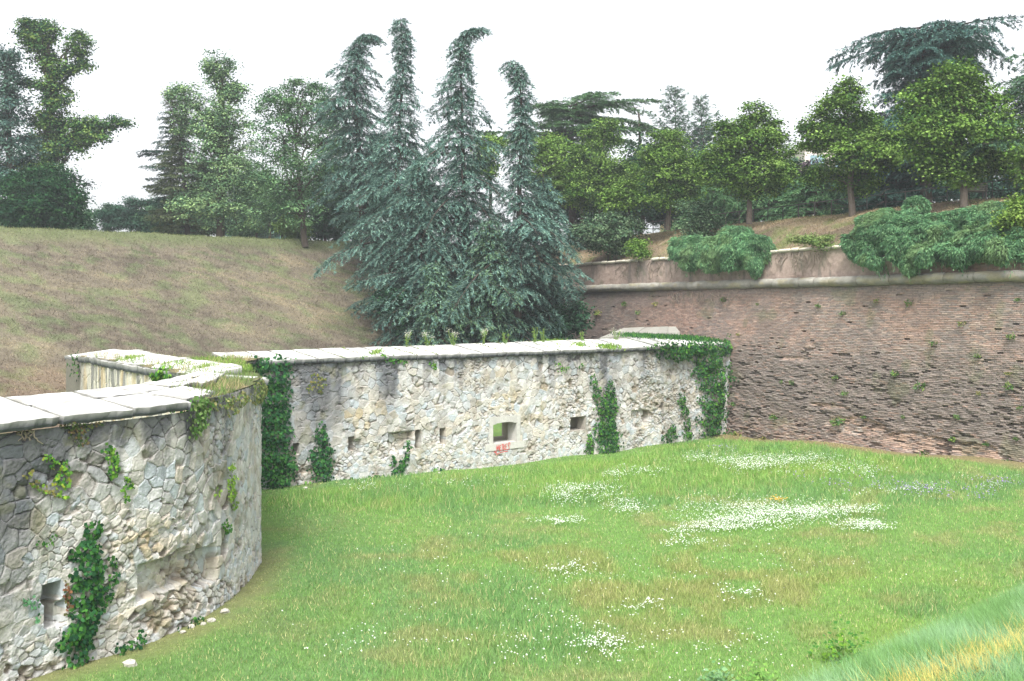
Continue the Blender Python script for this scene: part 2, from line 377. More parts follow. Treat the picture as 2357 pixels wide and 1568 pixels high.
def masonry(path, q, z, seed, cw=.40, ch=.30, recess=(), rough=(), stain=(), ochre=(), shallow=(), topband=.35):
    S, Z = np.meshgrid(q, z)
    fb = fbm(S * .5, Z * .5, seed + 20, 4)
    i, j, e, lx, ly = stones(S, Z, cw, ch, seed)
    i2, j2, e2, lx2, ly2 = stones(S + 5, Z * 1.15 + 3, cw * .66, ch * .50, seed + 40, jy=.35)
    rg = blobs(S, Z, rough); small = ss(.56, .60, fb + rg * .25)            # smaller rubble in places
    lowc = ss(1.6, 1.1, Z + (fb - .5)) ; small = np.maximum(small, lowc * ss(.44, .5, fbm(S * .8, Z * .8, seed + 33, 2)))
    i = np.where(small > .5, i2 + 1000, i); j = np.where(small > .5, j2, j); e = np.where(small > .5, e2, e); lx = np.where(small > .5, lx2, lx); ly = np.where(small > .5, ly2, ly)
    r1, r2, r3, r4 = h(i, j, seed + 2), h(i, j, seed + 3), h(i, j, seed + 4), h(i, j, seed + 6)
    jw = .002 + .009 * fbm(S * 3, Z * 3, seed + 9, 2) + .02 * rg
    edge = ss(.0, 1, np.clip(e / (jw * 1.8 + .003), 0, 1))
    edge = 1 - (1 - edge) * (.22 + .78 * ss(.38, .62, fbm(S * 1.7, Z * 1.7, seed + 61, 3)))
    n = fbm(S * 6, Z * 6, seed + 11, 4); nf = fbm(S * 22, Z * 22, seed + 12, 2)
    pit = ss(.63, .69, fbm(S * 2.3, Z * 3.0, seed + 51, 4)) * (ss(.10, .0, e) * .7 + .3)
    crev = ss(.03, .0, e) * ss(.52, .66, fbm(S * 1.3, Z * 1.3, seed + 52, 3))
    miss = (r3 < .004 + .16 * rg) & (r1 > .1)
    disp = (edge - 1) * .035 + (r1 - .5) * (.022 + .10 * rg) + (lx * (r2 - .5) + ly * (r4 - .5)) * (.03 + .10 * rg) + (n - .5) * (.035 + .06 * rg) + (nf - .5) * .012
    disp = disp - miss * edge * (.05 + .12 * r2) - rg * .10
    disp = disp - pit * .05 - crev * .02
    sh = rects(S, Z, shallow, .05 ) ; disp = disp - sh * (.16 + .10 * n)
    rc = rects(S, Z, recess, .012); disp = disp * (1 - rc * .5) - rc * .52
    # colour
    pal = np.array([srgb(200, 200, 197), srgb(193, 196, 197), srgb(184, 192, 196), srgb(203, 201, 195), srgb(197, 193, 186), srgb(188, 188, 186)])
    cc = pal[np.clip((r4 * 6).astype(int), 0, 5)]
    cc = cc * (.80 + .20 * r2)[..., None]
    oc = blobs(S, Z, ochre); cc = mix(cc, srgb(192, 174, 136), np.clip(ss(.90, .95, r1) * .25 + oc * ss(.25, .8, r1) * .75, 0, 1))
    cc = cc * (.86 + .28 * n)[..., None]
    cc = mix(cc, srgb(150, 138, 118), ss(.55, .75, fbm(S * 1.6, Z * 1.6, seed + 14, 4)) * .45)
    mort = mix(np.broadcast_to(srgb(160, 153, 143), cc.shape), srgb(124, 117, 107), ss(.4, .6, fb))
    cc = mix(mort, cc, np.clip(.15 + edge, 0, 1))
    cc = mix(cc, srgb(112, 98, 82), pit * .5); cc = mix(cc, srgb(112, 104, 92), crev * .4)  # pits and crevices tinted dark: crack shadow painted into the colour
    cc = mix(cc, srgb(132, 116, 92), miss * .6); cc = mix(cc, srgb(160, 146, 124), rg * .35)
    # grey run-off stains from the coping
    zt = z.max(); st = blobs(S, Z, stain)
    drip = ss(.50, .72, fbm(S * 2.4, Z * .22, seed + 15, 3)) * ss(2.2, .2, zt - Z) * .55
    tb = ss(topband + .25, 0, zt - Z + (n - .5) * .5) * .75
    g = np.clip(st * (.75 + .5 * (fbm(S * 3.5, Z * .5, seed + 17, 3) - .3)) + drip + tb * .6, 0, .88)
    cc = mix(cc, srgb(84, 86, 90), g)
    cc = mix(cc, srgb(112, 112, 74), ss(.62, .75, fbm(S * 2.2, Z * 2.2, seed + 19, 4)) * .35)   # moss
    cc = mix(cc, srgb(190, 178, 160), rc * .3)
    P = path.pos(S, Z, disp)
    return S, Z, P, cc

# --- near rounded wall
g_near = 'ruined defensive stone walls in the ditch'
w_near = thing('stone_wall', (-7.2, 21.5, 0), 'near curved bastion wall of pale irregular stones with a broad white coping, at the left', 'wall', g_near)
NH = lambda x, y: near_path.dhit(x, y, lo=3, hi=19.5)
def nrect(x0, y0, x1, y1):
    a = NH(x0, (y0 + y1) / 2); b = NH(x1, (y0 + y1) / 2); ym = (x0 + x1) / 2
    return (a[0], b[0], NH(ym, y1)[1], NH(ym, y0)[1])
s_rim = near_path.hit(188, 401, lo=3, hi=19.5)[0]
s_vis = near_path.hit(262, 400, lo=3, hi=19.5)[0]
q = np.r_[np.arange(0, 3.5, .2), np.arange(3.5, s_vis + .9, .022), np.arange(s_vis + 1, near_path.L, .25), near_path.L]
z = np.arange(-.5, 4.80, .022)
nr = [nrect(97, 1342, 140, 1386), nrect(104, 1386, 136, 1442), ]
nsh = [nrect(322, 1290, 410, 1370), nrect(408, 1265, 440, 1340), nrect(440, 1265, 500, 1350), nrect(130,1385,150,1440)]
nrough = [(*NH(440, 1320), .9, .8, 1), (*NH(380, 1390), .9, .6, .9), (*NH(420, 1210), .8, .5, .6), (*NH(300, 1160), .5, .4, .4), (*NH(500, 1130), .7, 1.0, .5), (*NH(200, 1080), .5, .4, .5), (*NH(150, 1530), .8, .4, .4)]
nst = [(*NH(15, 1120), .65, 2.2, 1.2), (*NH(60, 1030), 1.0, .9, 1.0), (*NH(130, 1010), .8, .5, .6), (*NH(15,1330), .3, .8, .5), (*NH(450, 960), .7, .7, .6), (*NH(520, 1040), .6, 1.4, .5), (*NH(330, 1000), .6, .3, .35)]
noc = [(*NH(330, 1240), .9, .5, .9), (*NH(410, 1370), 1.0, .7, .5), (*NH(300, 1390), .7, .4, .6)]
S, Z, P, cc = masonry(near_path, q, z, 100, cw=.36, ch=.27, recess=nr, rough=nrough, stain=nst, ochre=noc, shallow=nsh)
P[..., 2] += ss(4.2, 4.79, Z) * .20 * ss(s_rim, s_rim + .4, S)
np_mesh('masonry', P.reshape(-1, 3), [grid_faces(len(z), len(q))], M_STONE, w_near, cc.reshape(-1, 3))
# --- branch wall behind it
w_br = thing('stone_wall', (-13.5, 34.5, 0), 'short stained stone wall end with vertical white streaks, behind the near curved wall', 'wall', g_near)
q = np.arange(0, branch_path.L, .035); z = np.arange(1.5, 4.88, .035); S, Zb = np.meshgrid(q, z)
i, j, e, lx, ly = stones(S, Zb, .42, .6, 300)
n = fbm(S * 5, Zb * 1.2, 301, 4); stk = fbm(S * 4.2, Zb * .35, 302, 3)
cb_ = mix(np.broadcast_to(srgb(196, 192, 178), S.shape + (3,)), srgb(120, 120, 118), ss(.48, .60, stk) * .85)
cb_ = mix(cb_, srgb(190, 165, 118), ss(.55, .7, fbm(S * 2, Zb * .5, 303, 3)) * .5); cb_ = cb_ * (.75 + .4 * n)[..., None]
cb_ = mix(cb_, srgb(96, 96, 98), ss(5.6, 6.4, S) * 0 + ss(1.4, .2, S) * .5)
np_mesh('masonry', branch_path.pos(S, Zb, (ss(0, .03, e) - 1) * .03 + (n - .5) * .06).reshape(-1, 3), [grid_faces(len(z), len(q))], M_STONE, w_br, cb_.reshape(-1, 3))
mb = MB(); mb.prism([(-17.55, 40.55), (-17.0, 39.9), (-18.4, 41.6), (-18.9, 42.2)], 1, 4.85, C=srgb(112, 110, 100))  # grey end face: its shade is put into the colour
mb.build('end_face', M_STONE, w_br)

# --- far wall
w_far = thing('stone_wall', (1.5, 47, 0), 'long straight wall of pale irregular stones with gun slits, behind the meadow', 'wall', g_near)
FH = lambda x, y: far_path.dhit(x, y)
def frect(x0, y0, x1, y1):
    m = (x0 + x1) / 2; return (FH(x0, y0)[0], FH(x1, y0)[0], FH(m, y1)[1], FH(m, y0)[1])
W1 = frect(1134, 972, 1190, 1019); W2 = frect(1313, 959, 1349, 991)
slits = [frect(676, 1021, 688, 1046), frect(742, 1014, 754, 1040), frect(803, 1006, 816, 1037), frect(958, 990, 970, 1033), frect(1013, 986, 1025, 1022), frect(1524, 928, 1531, 950), frect(1489, 945, 1497, 968)]
fsh = [frect(897, 995, 950, 1040), frect(816, 1012, 832, 1045), frect(1455, 945, 1490, 985)]
frough = [(*FH(1500, 930), 2.2, 1.0, .8), (*FH(1330, 900), 1.8, 1.6, .45), (*FH(1290, 850), 2.2, .9, .35), (*FH(700, 1080), .8, .6, .8), (*FH(930, 1010), .7, .5, .6), (*FH(1590, 900), 1, 2, .4)]
fst = [(*FH(735, 890), 1.3, 2.0, 1.25), (*FH(700, 990), .9, 1.3, .7), (*FH(890, 870), .55, 1.7, .9), (*FH(1400, 850), .9, 1.0, .65), (*FH(1310, 830), .6, .7, .55), (*FH(1480, 840), .6, .8, .5), (*FH(1550, 830), .5, .8, .5), (*FH(830, 850), .4, .6, .3)]
foc = [(*FH(830, 960), 1.6, .7, .8), (*FH(1200, 920), 2.2, .7, .8), (*FH(1150, 860), 1.5, .7, .45), (*FH(1000, 1040), 2.0, .5, .4), (*FH(1240, 950), 1.4, .8, .6), (*FH(1370, 1060), 1.2, .5, .5)]
s_l = far_path.hit(262, 400)[0] - .8
q = np.unique(np.r_[np.arange(0, s_l, .3), np.arange(s_l, far_path.L - .4, .032)]); z = np.arange(-.7, 4.80, .03)
S, Z, P, cc = masonry(far_path, q, z, 200, cw=.38, ch=.29, recess=slits, rough=frough, stain=fst, ochre=foc, shallow=fsh)
inside = np.zeros(S.shape, bool)
for a, b, z0, z1 in (W1, W2): inside |= (S > a - .02) & (S < b + .02) & (Z > z0 - .02) & (Z < z1 + .02)
fq = grid_faces(len(z), len(q)); keep = ~inside.ravel()[fq].all(1)
# white frame stones round the openings are a smoother patch
np_mesh('masonry', P.reshape(-1, 3), [fq[keep]], M_STONE, w_far, cc.reshape(-1, 3))
def fp(s, off): return far_path.p(s) + far_path.n(s) * off
FR, BK = -.62, -2.15
mb = MB()
def seg(a0, a1, b0, b1, z0, z1, c=srgb(170, 164, 150)):   # a: front s range, b: back s range
    mb.prism([fp(a0, FR), fp(a1, FR), fp(b1, BK), fp(b0, BK)], z0, z1, C=c)
sp = .80
seg(.3, W1[0] - .02, .3, W1[0] - .02, -.6, 4.75); seg(W1[1] + .02, W2[0] - .02, W1[1] + sp, W2[0] - .02, -.6, 4.75); seg(W2[1] + .02, far_path.L - .3, W2[1] + sp, far_path.L - .3, -.6, 4.75)
for w in (W1, W2):
    seg(w[0] - .018, w[1] + .018, w[0] - .018, w[1] + sp - .002, -.6, w[2] - .02); seg(w[0] - .018, w[1] + .018, w[0] - .018, w[1] + sp - .002, w[3] + .06, 4.75)
mb.build('rubble_core', M_STONE, w_far)
def frame(w, name, arch=True, broken=False):
    wh = srgb(192, 190, 184) if arch else srgb(168, 162, 152)
    fr = bpy.data.objects.new(name, None); col.objects.link(fr); fr.parent = w_far
    def part(nm, pr, sub=True):
        m = MB()
        for (a, b, z0, z1, o0, o1, c) in pr:
            m.prism([fp(a, o1), fp(b, o1), fp(b, o0), fp(a, o0)], z0, z1, C=c)
        ob = m.build(nm, M_SLAB, w_far); ob.parent = fr; return ob
    part('jamb', [(w[0] - (.2 if arch else .05), w[0] + .02, w[2], w[3] + .02, -.66, .012 if arch else -.05, wh)])
    part('jamb', [(w[1] - .02, w[1] + (.2 if arch else .05), w[2], w[3] + .02, -.66, .012 if arch else -.05, wh * .95)])
    if arch:
        k = 9; pr = []
        ed = np.linspace(w[0] - .2, w[1] + .2, k + 1)
        for t in range(k):
            m_ = (ed[t] + ed[t + 1]) / 2; cx = (m_ - (w[0] + w[1]) / 2) / ((w[1] - w[0]) / 2 + .05)
            zl = w[3] - .16 + .17 * math.sqrt(max(0, 1 - cx * cx))
            pr.append((ed[t], ed[t + 1] - .0015, zl, w[3] + .28 + .03 * math.sin(t * 2), -.66, .02, wh * (.95 + .06 * math.sin(t * 5))))
        part('lintel', pr)
    else:
        part('lintel', [(w[0] - .3, w[1] + .3, w[3] - .02, w[3] + .10, -.66, -.04, wh * .8)])
    if not broken: part('sill', [(w[0] - .42, w[1] + .42, w[2] - .30, w[2] + .003, -.66, .03, wh * 1.02)])
    else: part('sill', [(w[0] - .1, w[1] + .12, w[2] - .12, w[2] + .003, -.66, -.02, wh * .95)])
frame(W1, 'gun_embrasure'); frame(W2, 'gun_embrasure', False, True)
# red spray tag on the sill
strokes = [[(0, 0), (.02, .8), (.1, .2), (.18, .85), (.2, .05)], [(.36, .75), (.26, .7), (.25, .4), (.33, .45), (.25, .4), (.25, .05), (.36, .1)], [(.38, .9), (.58, .8)], [(.47, .85), (.44, 0)],
           [(.56, .8), (.55, .05)], [(.68, .8), (.56, .42), (.7, .0)], [(.84, .85), (.72, .8), (.72, .45), (.8, .5), (.72, .45), (.73, .05), (.85, .12)], [(1.0, .9), (.9, .8), (.98, .5), (1.02, .2), (.88, .05)],
           [(-.2, .0), (-.08, -.25), (-.02, -.1), (-.02, -.45), (.3, -.2), (.9, -.15)], [(-.15, .1), (-.05, -.1)], [(.95, 1.05), (1.08, .9), (1.06, .6)]]
mb = MB(); gw, gh = .72, .34; s0 = W1[0] + .18; z0_ = W1[2] - .34
for st in strokes:
    st = np.array(st); 
    for a, b in zip(st[:-1], st[1:]):
        d = b - a; L = math.hypot(d[0] * gw, d[1] * gh); n_ = A(-d[1] * gh, d[0] * gw) / L * .013
        pts = [(s0 + a[0] * gw + n_[0], z0_ + a[1] * gh + n_[1]), (s0 + b[0] * gw + n_[0], z0_ + b[1] * gh + n_[1]), (s0 + b[0] * gw - n_[0], z0_ + b[1] * gh - n_[1]), (s0 + a[0] * gw - n_[0], z0_ + a[1] * gh - n_[1])]
        V = [list(fp(p[0], .06)) + [p[1]] for p in pts]; mb.add(V, [[0, 1, 2, 3]], C=srgb(205, 62, 58))
g_ = mb.build('graffiti', M_PAINT, w_far); tag(g_, 'red spray painted tag scrawled on the sill')

# ---------------------------------------------------------------- coping slabs
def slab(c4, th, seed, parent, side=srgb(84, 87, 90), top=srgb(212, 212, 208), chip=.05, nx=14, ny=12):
    c4 = np.asarray(c4, float)  # outer-left, outer-right, inner-right, inner-left (xyz of the top)
    a = np.linspace(0, 1, nx); b = np.linspace(0, 1, ny); Aq, Bq = np.meshgrid(a, b)
    top_ = (1 - Aq)[..., None] * ((1 - Bq)[..., None] * c4[0] + Bq[..., None] * c4[3]) + Aq[..., None] * ((1 - Bq)[..., None] * c4[1] + Bq[..., None] * c4[2])
    x, y = top_[..., 0], top_[..., 1]
    ed = np.minimum(np.minimum(Aq, 1 - Aq) * nx, np.minimum(Bq, 1 - Bq) * ny)
    t = top_.copy(); t[..., 2] += (fbm(x * 3, y * 3, seed, 3) - .5) * .03 - (ed < .5) * .012
    # ragged outer edge
    outd = nrm((c4[0] + c4[1]) / 2 - (c4[2] + c4[3]) / 2)
    rag = (fbm(Aq * 4 + seed, Bq * 0, seed + 3, 4) - .5) * chip * 4
    t += outd * (rag * (1 - Bq) ** 3)[..., None]
    u_ = t.copy(); u_[..., 2] = top_[..., 2] - th + (fbm(x * 4, y * 4, seed + 5, 2) - .5) * .04
    u_ -= outd * ((1 - Bq) ** 4 * (.03 + .05 * h(Aq * 9, Bq, seed)))[..., None]
    n = nx * ny; mid = t * .35 + u_ * .65; mid += outd * ((1 - Bq) ** 4 * .015)[..., None]
    V = np.concatenate([t.reshape(-1, 3), mid.reshape(-1, 3), u_.reshape(-1, 3)])
    idx = np.arange(n).reshape(ny, nx); T = idx[:-1, :-1].ravel(), idx[:-1, 1:].ravel(), idx[1:, 1:].ravel(), idx[1:, :-1].ravel()
    Fq = [np.stack(T, 1), np.stack(T, 1)[:, ::-1] + 2 * n]
    ring = np.r_[idx[0, :], idx[1:, -1], idx[-1, -2::-1], idx[-2:0:-1, 0]]; r2 = np.roll(ring, -1)
    Fq += [np.stack([ring + n, r2 + n, r2, ring], 1), np.stack([ring + 2 * n, r2 + 2 * n, r2 + n, ring + n], 1)]
    tn = fbm(x * 2.5, y * 2.5, seed + 7, 4); ct = mix(np.broadcast_to(top * (.88 + .2 * h(seed, 1, 2)), tn.shape + (3,)), srgb(128, 127, 122), ss(.54, .72, tn) * .7)
    ct = mix(ct, srgb(120, 118, 108), (ed < .5) * .55)
    ct = mix(ct, srgb(150, 150, 148), (Bq < .02) * .5)
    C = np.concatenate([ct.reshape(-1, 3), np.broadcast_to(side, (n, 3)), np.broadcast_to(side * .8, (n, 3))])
    return np_mesh('coping_slab', V, Fq, M_SLAB, parent, C)
def coping(path, s0, s1, step, wid, zo, zi, over, th, parent, seed, rows=1, gap=.012, inset=None, skip=(), tilt=.01):
    r = np.random.default_rng(seed); s = s0; k = 0
    while s < s1:
        L = step * r.uniform(.8, 1.25); e = min(s + L, s1)
        if k not in skip:
            wv = wid(s) if callable(wid) else wid; zi_ = zi(s) if callable(zi) else zi
            oi = over - (inset(s) if inset else 0) + r.uniform(-.03, .03); cuts = [0] + ([r.uniform(.42, .6)] if rows == 2 and r.random() < .8 else []) + [1]
            for c0, c1 in zip(cuts[:-1], cuts[1:]):
                def pt(q_, c_):
                    o = oi - c_ * (oi + wv); p_ = path.p(q_) + path.n(q_) * o; zz_ = zo + (zi_ - zo) * (over - o) / (over + wv)
                    return [p_[0], p_[1], zz_]
                g = gap; cg = .03 / wv
                dz = r.uniform(-tilt, tilt)
                c4 = A([*pt(s + g, c0 + (cg if c0 else 0)), *pt(e - g, c0 + (cg if c0 else 0)), *pt(e - g, c1), *pt(s + g, c1)]).reshape(4, 3); c4[:, 2] += dz + r.uniform(-tilt, tilt, 4) * .5
                slab(c4, th * (1 if c0 == 0 else .9), seed * 100 + k * 3 + (c0 > 0), parent)
        s = e; k += 1
s_a = near_path.hit(186, 401, lo=3, hi=19.5)[0]; s_b = near_path.hit(226, 390, lo=3, hi=19.5)[0]; s_c = near_path.hit(261, 380, lo=3, hi=22)[0]
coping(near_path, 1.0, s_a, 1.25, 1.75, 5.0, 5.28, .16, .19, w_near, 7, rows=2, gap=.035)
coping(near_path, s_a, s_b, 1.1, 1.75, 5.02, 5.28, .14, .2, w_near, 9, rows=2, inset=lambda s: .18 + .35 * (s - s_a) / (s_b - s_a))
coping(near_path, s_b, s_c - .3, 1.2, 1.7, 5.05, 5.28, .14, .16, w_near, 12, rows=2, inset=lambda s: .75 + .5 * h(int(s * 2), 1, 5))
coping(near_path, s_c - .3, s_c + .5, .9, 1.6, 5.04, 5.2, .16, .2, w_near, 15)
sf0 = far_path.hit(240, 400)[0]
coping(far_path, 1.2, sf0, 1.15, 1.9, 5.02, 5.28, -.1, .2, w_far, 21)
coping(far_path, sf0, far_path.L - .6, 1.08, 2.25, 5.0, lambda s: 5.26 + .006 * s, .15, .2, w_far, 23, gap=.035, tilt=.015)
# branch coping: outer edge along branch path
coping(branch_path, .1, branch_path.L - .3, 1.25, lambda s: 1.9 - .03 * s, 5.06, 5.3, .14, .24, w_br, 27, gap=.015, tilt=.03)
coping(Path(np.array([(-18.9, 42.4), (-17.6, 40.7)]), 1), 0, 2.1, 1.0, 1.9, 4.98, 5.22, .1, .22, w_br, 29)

# soil on top of the junction
top_poly = [(-6.85, 22.2), (-6.72, 24), (-6.8, 25.8), (-7.0, 27.6), (-7.85, 30), (-8.85, 33), (-9.85, 36), (-9.6, 38.2), (-9.2, 38.6), (-12.4, 37.0), (-14.6, 38.2), (-16.2, 40.4), (-17.4, 40.2), (-14.9, 36.7), (-13.2, 34.3), (-10.7, 31.1), (-9.7, 29.2), (-8.7, 27), (-8.2, 24.5), (-8.0, 22.5)]
def inpoly(x, y, P):
    P = np.asarray(P); r = np.zeros(np.shape(x), bool); j = len(P) - 1
    for i in range(len(P)):
        c = ((P[i, 1] > y) != (P[j, 1] > y)) & (x < (P[j, 0] - P[i, 0]) * (y - P[i, 1]) / (P[j, 1] - P[i, 1] + 1e-12) + P[i, 0]); r ^= c; j = i
    return r
gx, gy = np.meshgrid(np.arange(-18, -6.4, .12), np.arange(22, 40.6, .12)); ins = inpoly(gx, gy, top_poly)
tz = 4.98 + (fbm(gx * .9, gy * .9, 401, 3) - .5) * .12 + .10 * ss(22, 30, gy)
fq = grid_faces(*gx.shape); kk = ins.ravel()[fq].any(1)
tcol = mix(np.broadcast_to(srgb(104, 112, 72), gx.shape + (3,)), srgb(140, 130, 100), ss(.45, .62, fbm(gx, gy, 402, 3)))
soil = np_mesh('earth_fill', np.c_[gx.ravel(), gy.ravel(), tz.ravel()], [fq[kk]], M_SOIL, w_near, tcol.reshape(-1, 3) * .7, True)

# ---------------------------------------------------------------- brick wall
w_brick = thing('brick_wall', (16, 47.5, 0), 'high battered red brick rampart wall with a rounded stone moulding, at the right', 'wall')
def qat(Yv): return np.interp(Yv, brick_path.P[:, 1], brick_path.s)
q = np.r_[np.arange(0, qat(37.5), .3), np.arange(qat(37.5), qat(70), .045), np.arange(qat(70), brick_path.L, .25)]
z = np.arange(-.6, 8.2, .0195)
S, Z = np.meshgrid(q, z)
Zw = Z + (fbm(S * .35, Z * .3, 501, 3) - .5) * .10 + (vn(S * 3, Z * 3, 509) - .5) * .012
chh = .078; cj = np.floor(Zw / chh); fz = Zw / chh - cj
Lb = .29; Sx = S + .5 * Lb * np.mod(cj, 2) + .06 * h(cj, 3, 7); ci = np.floor(Sx / Lb); fx = Sx / Lb - ci
r1, r2, r3 = h(ci, cj, 511), h(ci, cj, 512), h(ci, cj, 513)
big = fbm(S * .16, Z * .3, 520, 4); med = fbm(S * .7, Z * 1.2, 521, 4); fine = fbm(S * 3.5, Z * 9, 522, 3); er = fbm(S * 1.1, Z * 3.2, 523, 4)
ero = np.clip(ss(5.4, 2.6, Z + (big - .5) * 3) , 0, 1)                       # the lower two thirds are eroded
joint = np.minimum(ss(0, .22, fz) * ss(1, .80, fz), ss(0, .07, fx) * ss(1, .93, fx))
erb = fbm(ci * Lb * 1.1, cj * chh * 3.4, 523, 4); hole = (erb > .715 - .085 * ero + .03 * (r3 - .5)) * (r3 > .3) * ss(.1, .4, ero + .1) * ss(0, .14, fz) * ss(1, .9, fz) * ss(0, .05, fx)
miss = (r3 < .012 + .03 * ero) * (r1 > .2)
disp = (joint - 1) * (.02 + .012 * ero) + (r1 - .5) * (.014 + .03 * ero) + (fine - .5) * (.02 + .04 * ero) + (med - .5) * .12 * (.3 + ero) - hole * .10 - miss * .11
scar = blobs(S, Z, [(qat(47.5), 1.4, 2.0, .45, 1), (qat(44.6), 1.0, 1.8, .5, 1), (qat(41.8), .9, 1.3, .45, 1), (qat(39.2), 3.7, 1.5, .5, .9), (qat(51), 4.4, 2.5, .25, .5), (qat(49), 2.2, 1.4, .15, .8)])
scar = ss(.30, .62, scar * (.55 + .9 * er)); disp = disp - scar * (.07 + .05 * fine)
pal = np.array([srgb(145, 129, 119), srgb(155, 133, 120), srgb(134, 122, 115), srgb(160, 142, 129), srgb(149, 126, 114), srgb(142, 131, 123)])
cc = pal[np.clip((r2 * 6).astype(int), 0, 5)] * (.82 + .36 * r1)[..., None]
cc = mix(cc, srgb(166, 132, 115) * (.85 + .3 * r1)[..., None], ss(3.6, 5.6, Z + (big - .5) * 4) * ss(.35, .6, fbm(S * .45, Z * .6, 540, 4)) * .4)
drk = np.clip(ss(4.9, 3.3, Z + (big - .5) * 2.6) * ss(.4, 1.6, Z + (med - .5) * 2), 0, 1)
cc = mix(cc, srgb(118, 110, 104) * (.8 + .4 * r1)[..., None], drk * .75)
cc = mix(cc, srgb(112, 106, 102), ss(.5, .66, med) * .45 * (1 - .5 * drk))
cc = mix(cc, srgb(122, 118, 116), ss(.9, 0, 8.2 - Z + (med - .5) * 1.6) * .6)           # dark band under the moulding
cc = mix(cc, srgb(158, 128, 112), (r3 > .95 - .01 * ero) * .5)                          # freshly broken brick
cc = mix(cc, srgb(184, 156, 138), scar * ss(.35, .6, fine) * .8)
cc = mix(cc, srgb(192, 185, 176), scar * ss(.60, .72, fbm(S * 1.5, Z * 2, 531, 3)) * .7)
cc = mix(srgb(112, 106, 100) * (.8 + .4 * med)[..., None], cc, np.clip(joint + .1, 0, 1))
cc = mix(cc, srgb(74, 66, 60), np.clip(hole + miss, 0, 1) * .4)
cc = mix(cc, srgb(108, 112, 84), ss(.64, .76, fbm(S * .9, Z * .9, 533, 4)) * .4)
cc = mix(cc, srgb(96, 92, 90), ss(qat(58), qat(68), S) * .65)                           # darker towards the end by the cedars
cc = cc * (.86 + .28 * fine)[..., None]
np_mesh('lower_masonry', brick_path.pos(S, Z, disp).reshape(-1, 3), [grid_faces(len(z), len(q))[:, ::-1]], M_BRICK, w_brick, cc.reshape(-1, 3))
# parapet above the moulding
q = np.r_[np.arange(0, qat(36.5), .3), np.arange(qat(36.5), qat(72), .045), np.arange(qat(72), para_path.L, .3)]; z = np.arange(8.1, 10.02, .026)
S, Z = np.meshgrid(q, z); Zw = Z + (fbm(S * .4, Z * .4, 551, 3) - .5) * .06
cj = np.floor(Zw / chh); fz = Zw / chh - cj; Sx = S + .5 * Lb * np.mod(cj, 2); ci = np.floor(Sx / Lb); fx = Sx / Lb - ci
r1, r2 = h(ci, cj, 561), h(ci, cj, 562); pl = fbm(S * .4, Z * .7, 563, 4)
plaster = ss(.40, .50, pl + .25 * ss(qat(43), qat(50), S) - .10)
joint = np.minimum(ss(0, .22, fz) * ss(1, .8, fz), ss(0, .07, fx) * ss(1, .93, fx)); n = fbm(S * 3, Z * 3, 564, 4)
cc = np.array([srgb(154, 126, 112), srgb(146, 120, 107), srgb(138, 120, 110)])[np.clip((r2 * 3).astype(int), 0, 2)] * (.85 + .3 * r1)[..., None]
cc = mix(srgb(150, 134, 120) * np.ones(cc.shape), cc, joint)
cc = mix(cc, srgb(166, 148, 137) * (.85 + .3 * n)[..., None], plaster)
cc = mix(cc, srgb(122, 116, 110), ss(.56, .7, fbm(S * 2.2, Z * .4, 565, 4)) * .6)
cc = mix(cc, srgb(104, 108, 88), ss(.6, .72, fbm(S * 1.2, Z * 1.2, 566, 4)) * .45)
np_mesh('parapet', para_path.pos(S, Z, (joint - 1) * .02 * (1 - plaster) + (n - .5) * .06).reshape(-1, 3), [grid_faces(len(z), len(q))[:, ::-1]], M_BRICK, w_brick, cc.reshape(-1, 3))
# rounded moulding, one stone after another
mb = MB(); s = 0; r = np.random.default_rng(3)
while s < brick_path.L - 1:
    L = r.uniform(.9, 1.9); e = s + L; k = max(4, int(L / .1)); t = np.linspace(s + .008, e - .008, k); rad = .25 + r.uniform(-.012, .012); dz = r.uniform(-.012, .012)
    th = np.linspace(-.75 * PI, .5 * PI, 15); cs = srgb(146, 143, 134) * r.uniform(.82, 1.1)
    ctr = brick_path.pos(t, np.full(k, 8.32 + dz), .10); nn = brick_path.n(t)
    endr = 1 - .10 * (np.r_[1, np.zeros(k - 2), 1])
    rr = rad * (1 + (fbm(t[:, None] * 2.2, th[None] * 1.2, 71, 4) - .5) * .26) * endr[:, None]
    V = np.empty((k, 15, 3)); V[..., :2] = ctr[:, None, :2] + nn[:, None] * (rr * np.cos(th))[..., None]; V[..., 2] = ctr[:, None, 2] + rr * np.sin(th)
    cst = cs * (.8 + .45 * fbm(t[:, None] * 3, th[None] * 2, 72, 3))[..., None]
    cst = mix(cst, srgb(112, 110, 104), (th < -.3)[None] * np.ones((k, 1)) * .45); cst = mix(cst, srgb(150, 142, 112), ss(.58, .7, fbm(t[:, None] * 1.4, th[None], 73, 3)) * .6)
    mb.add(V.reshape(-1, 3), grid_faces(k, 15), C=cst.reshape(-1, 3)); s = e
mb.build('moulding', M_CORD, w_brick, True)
mb = MB(); mb.prism([brick_path.p(0) + A(-.862, -.506) * -.86, brick_path.p(brick_path.L) + A(-.862, -.506) * -.86, brick_path.p(brick_path.L) + A(.862, .506) * 2, brick_path.p(0) + A(.862, .506) * 2], 0, 8.42, C=srgb(130, 118, 108))
mb.build('rubble_core', M_BRICK, w_brick)
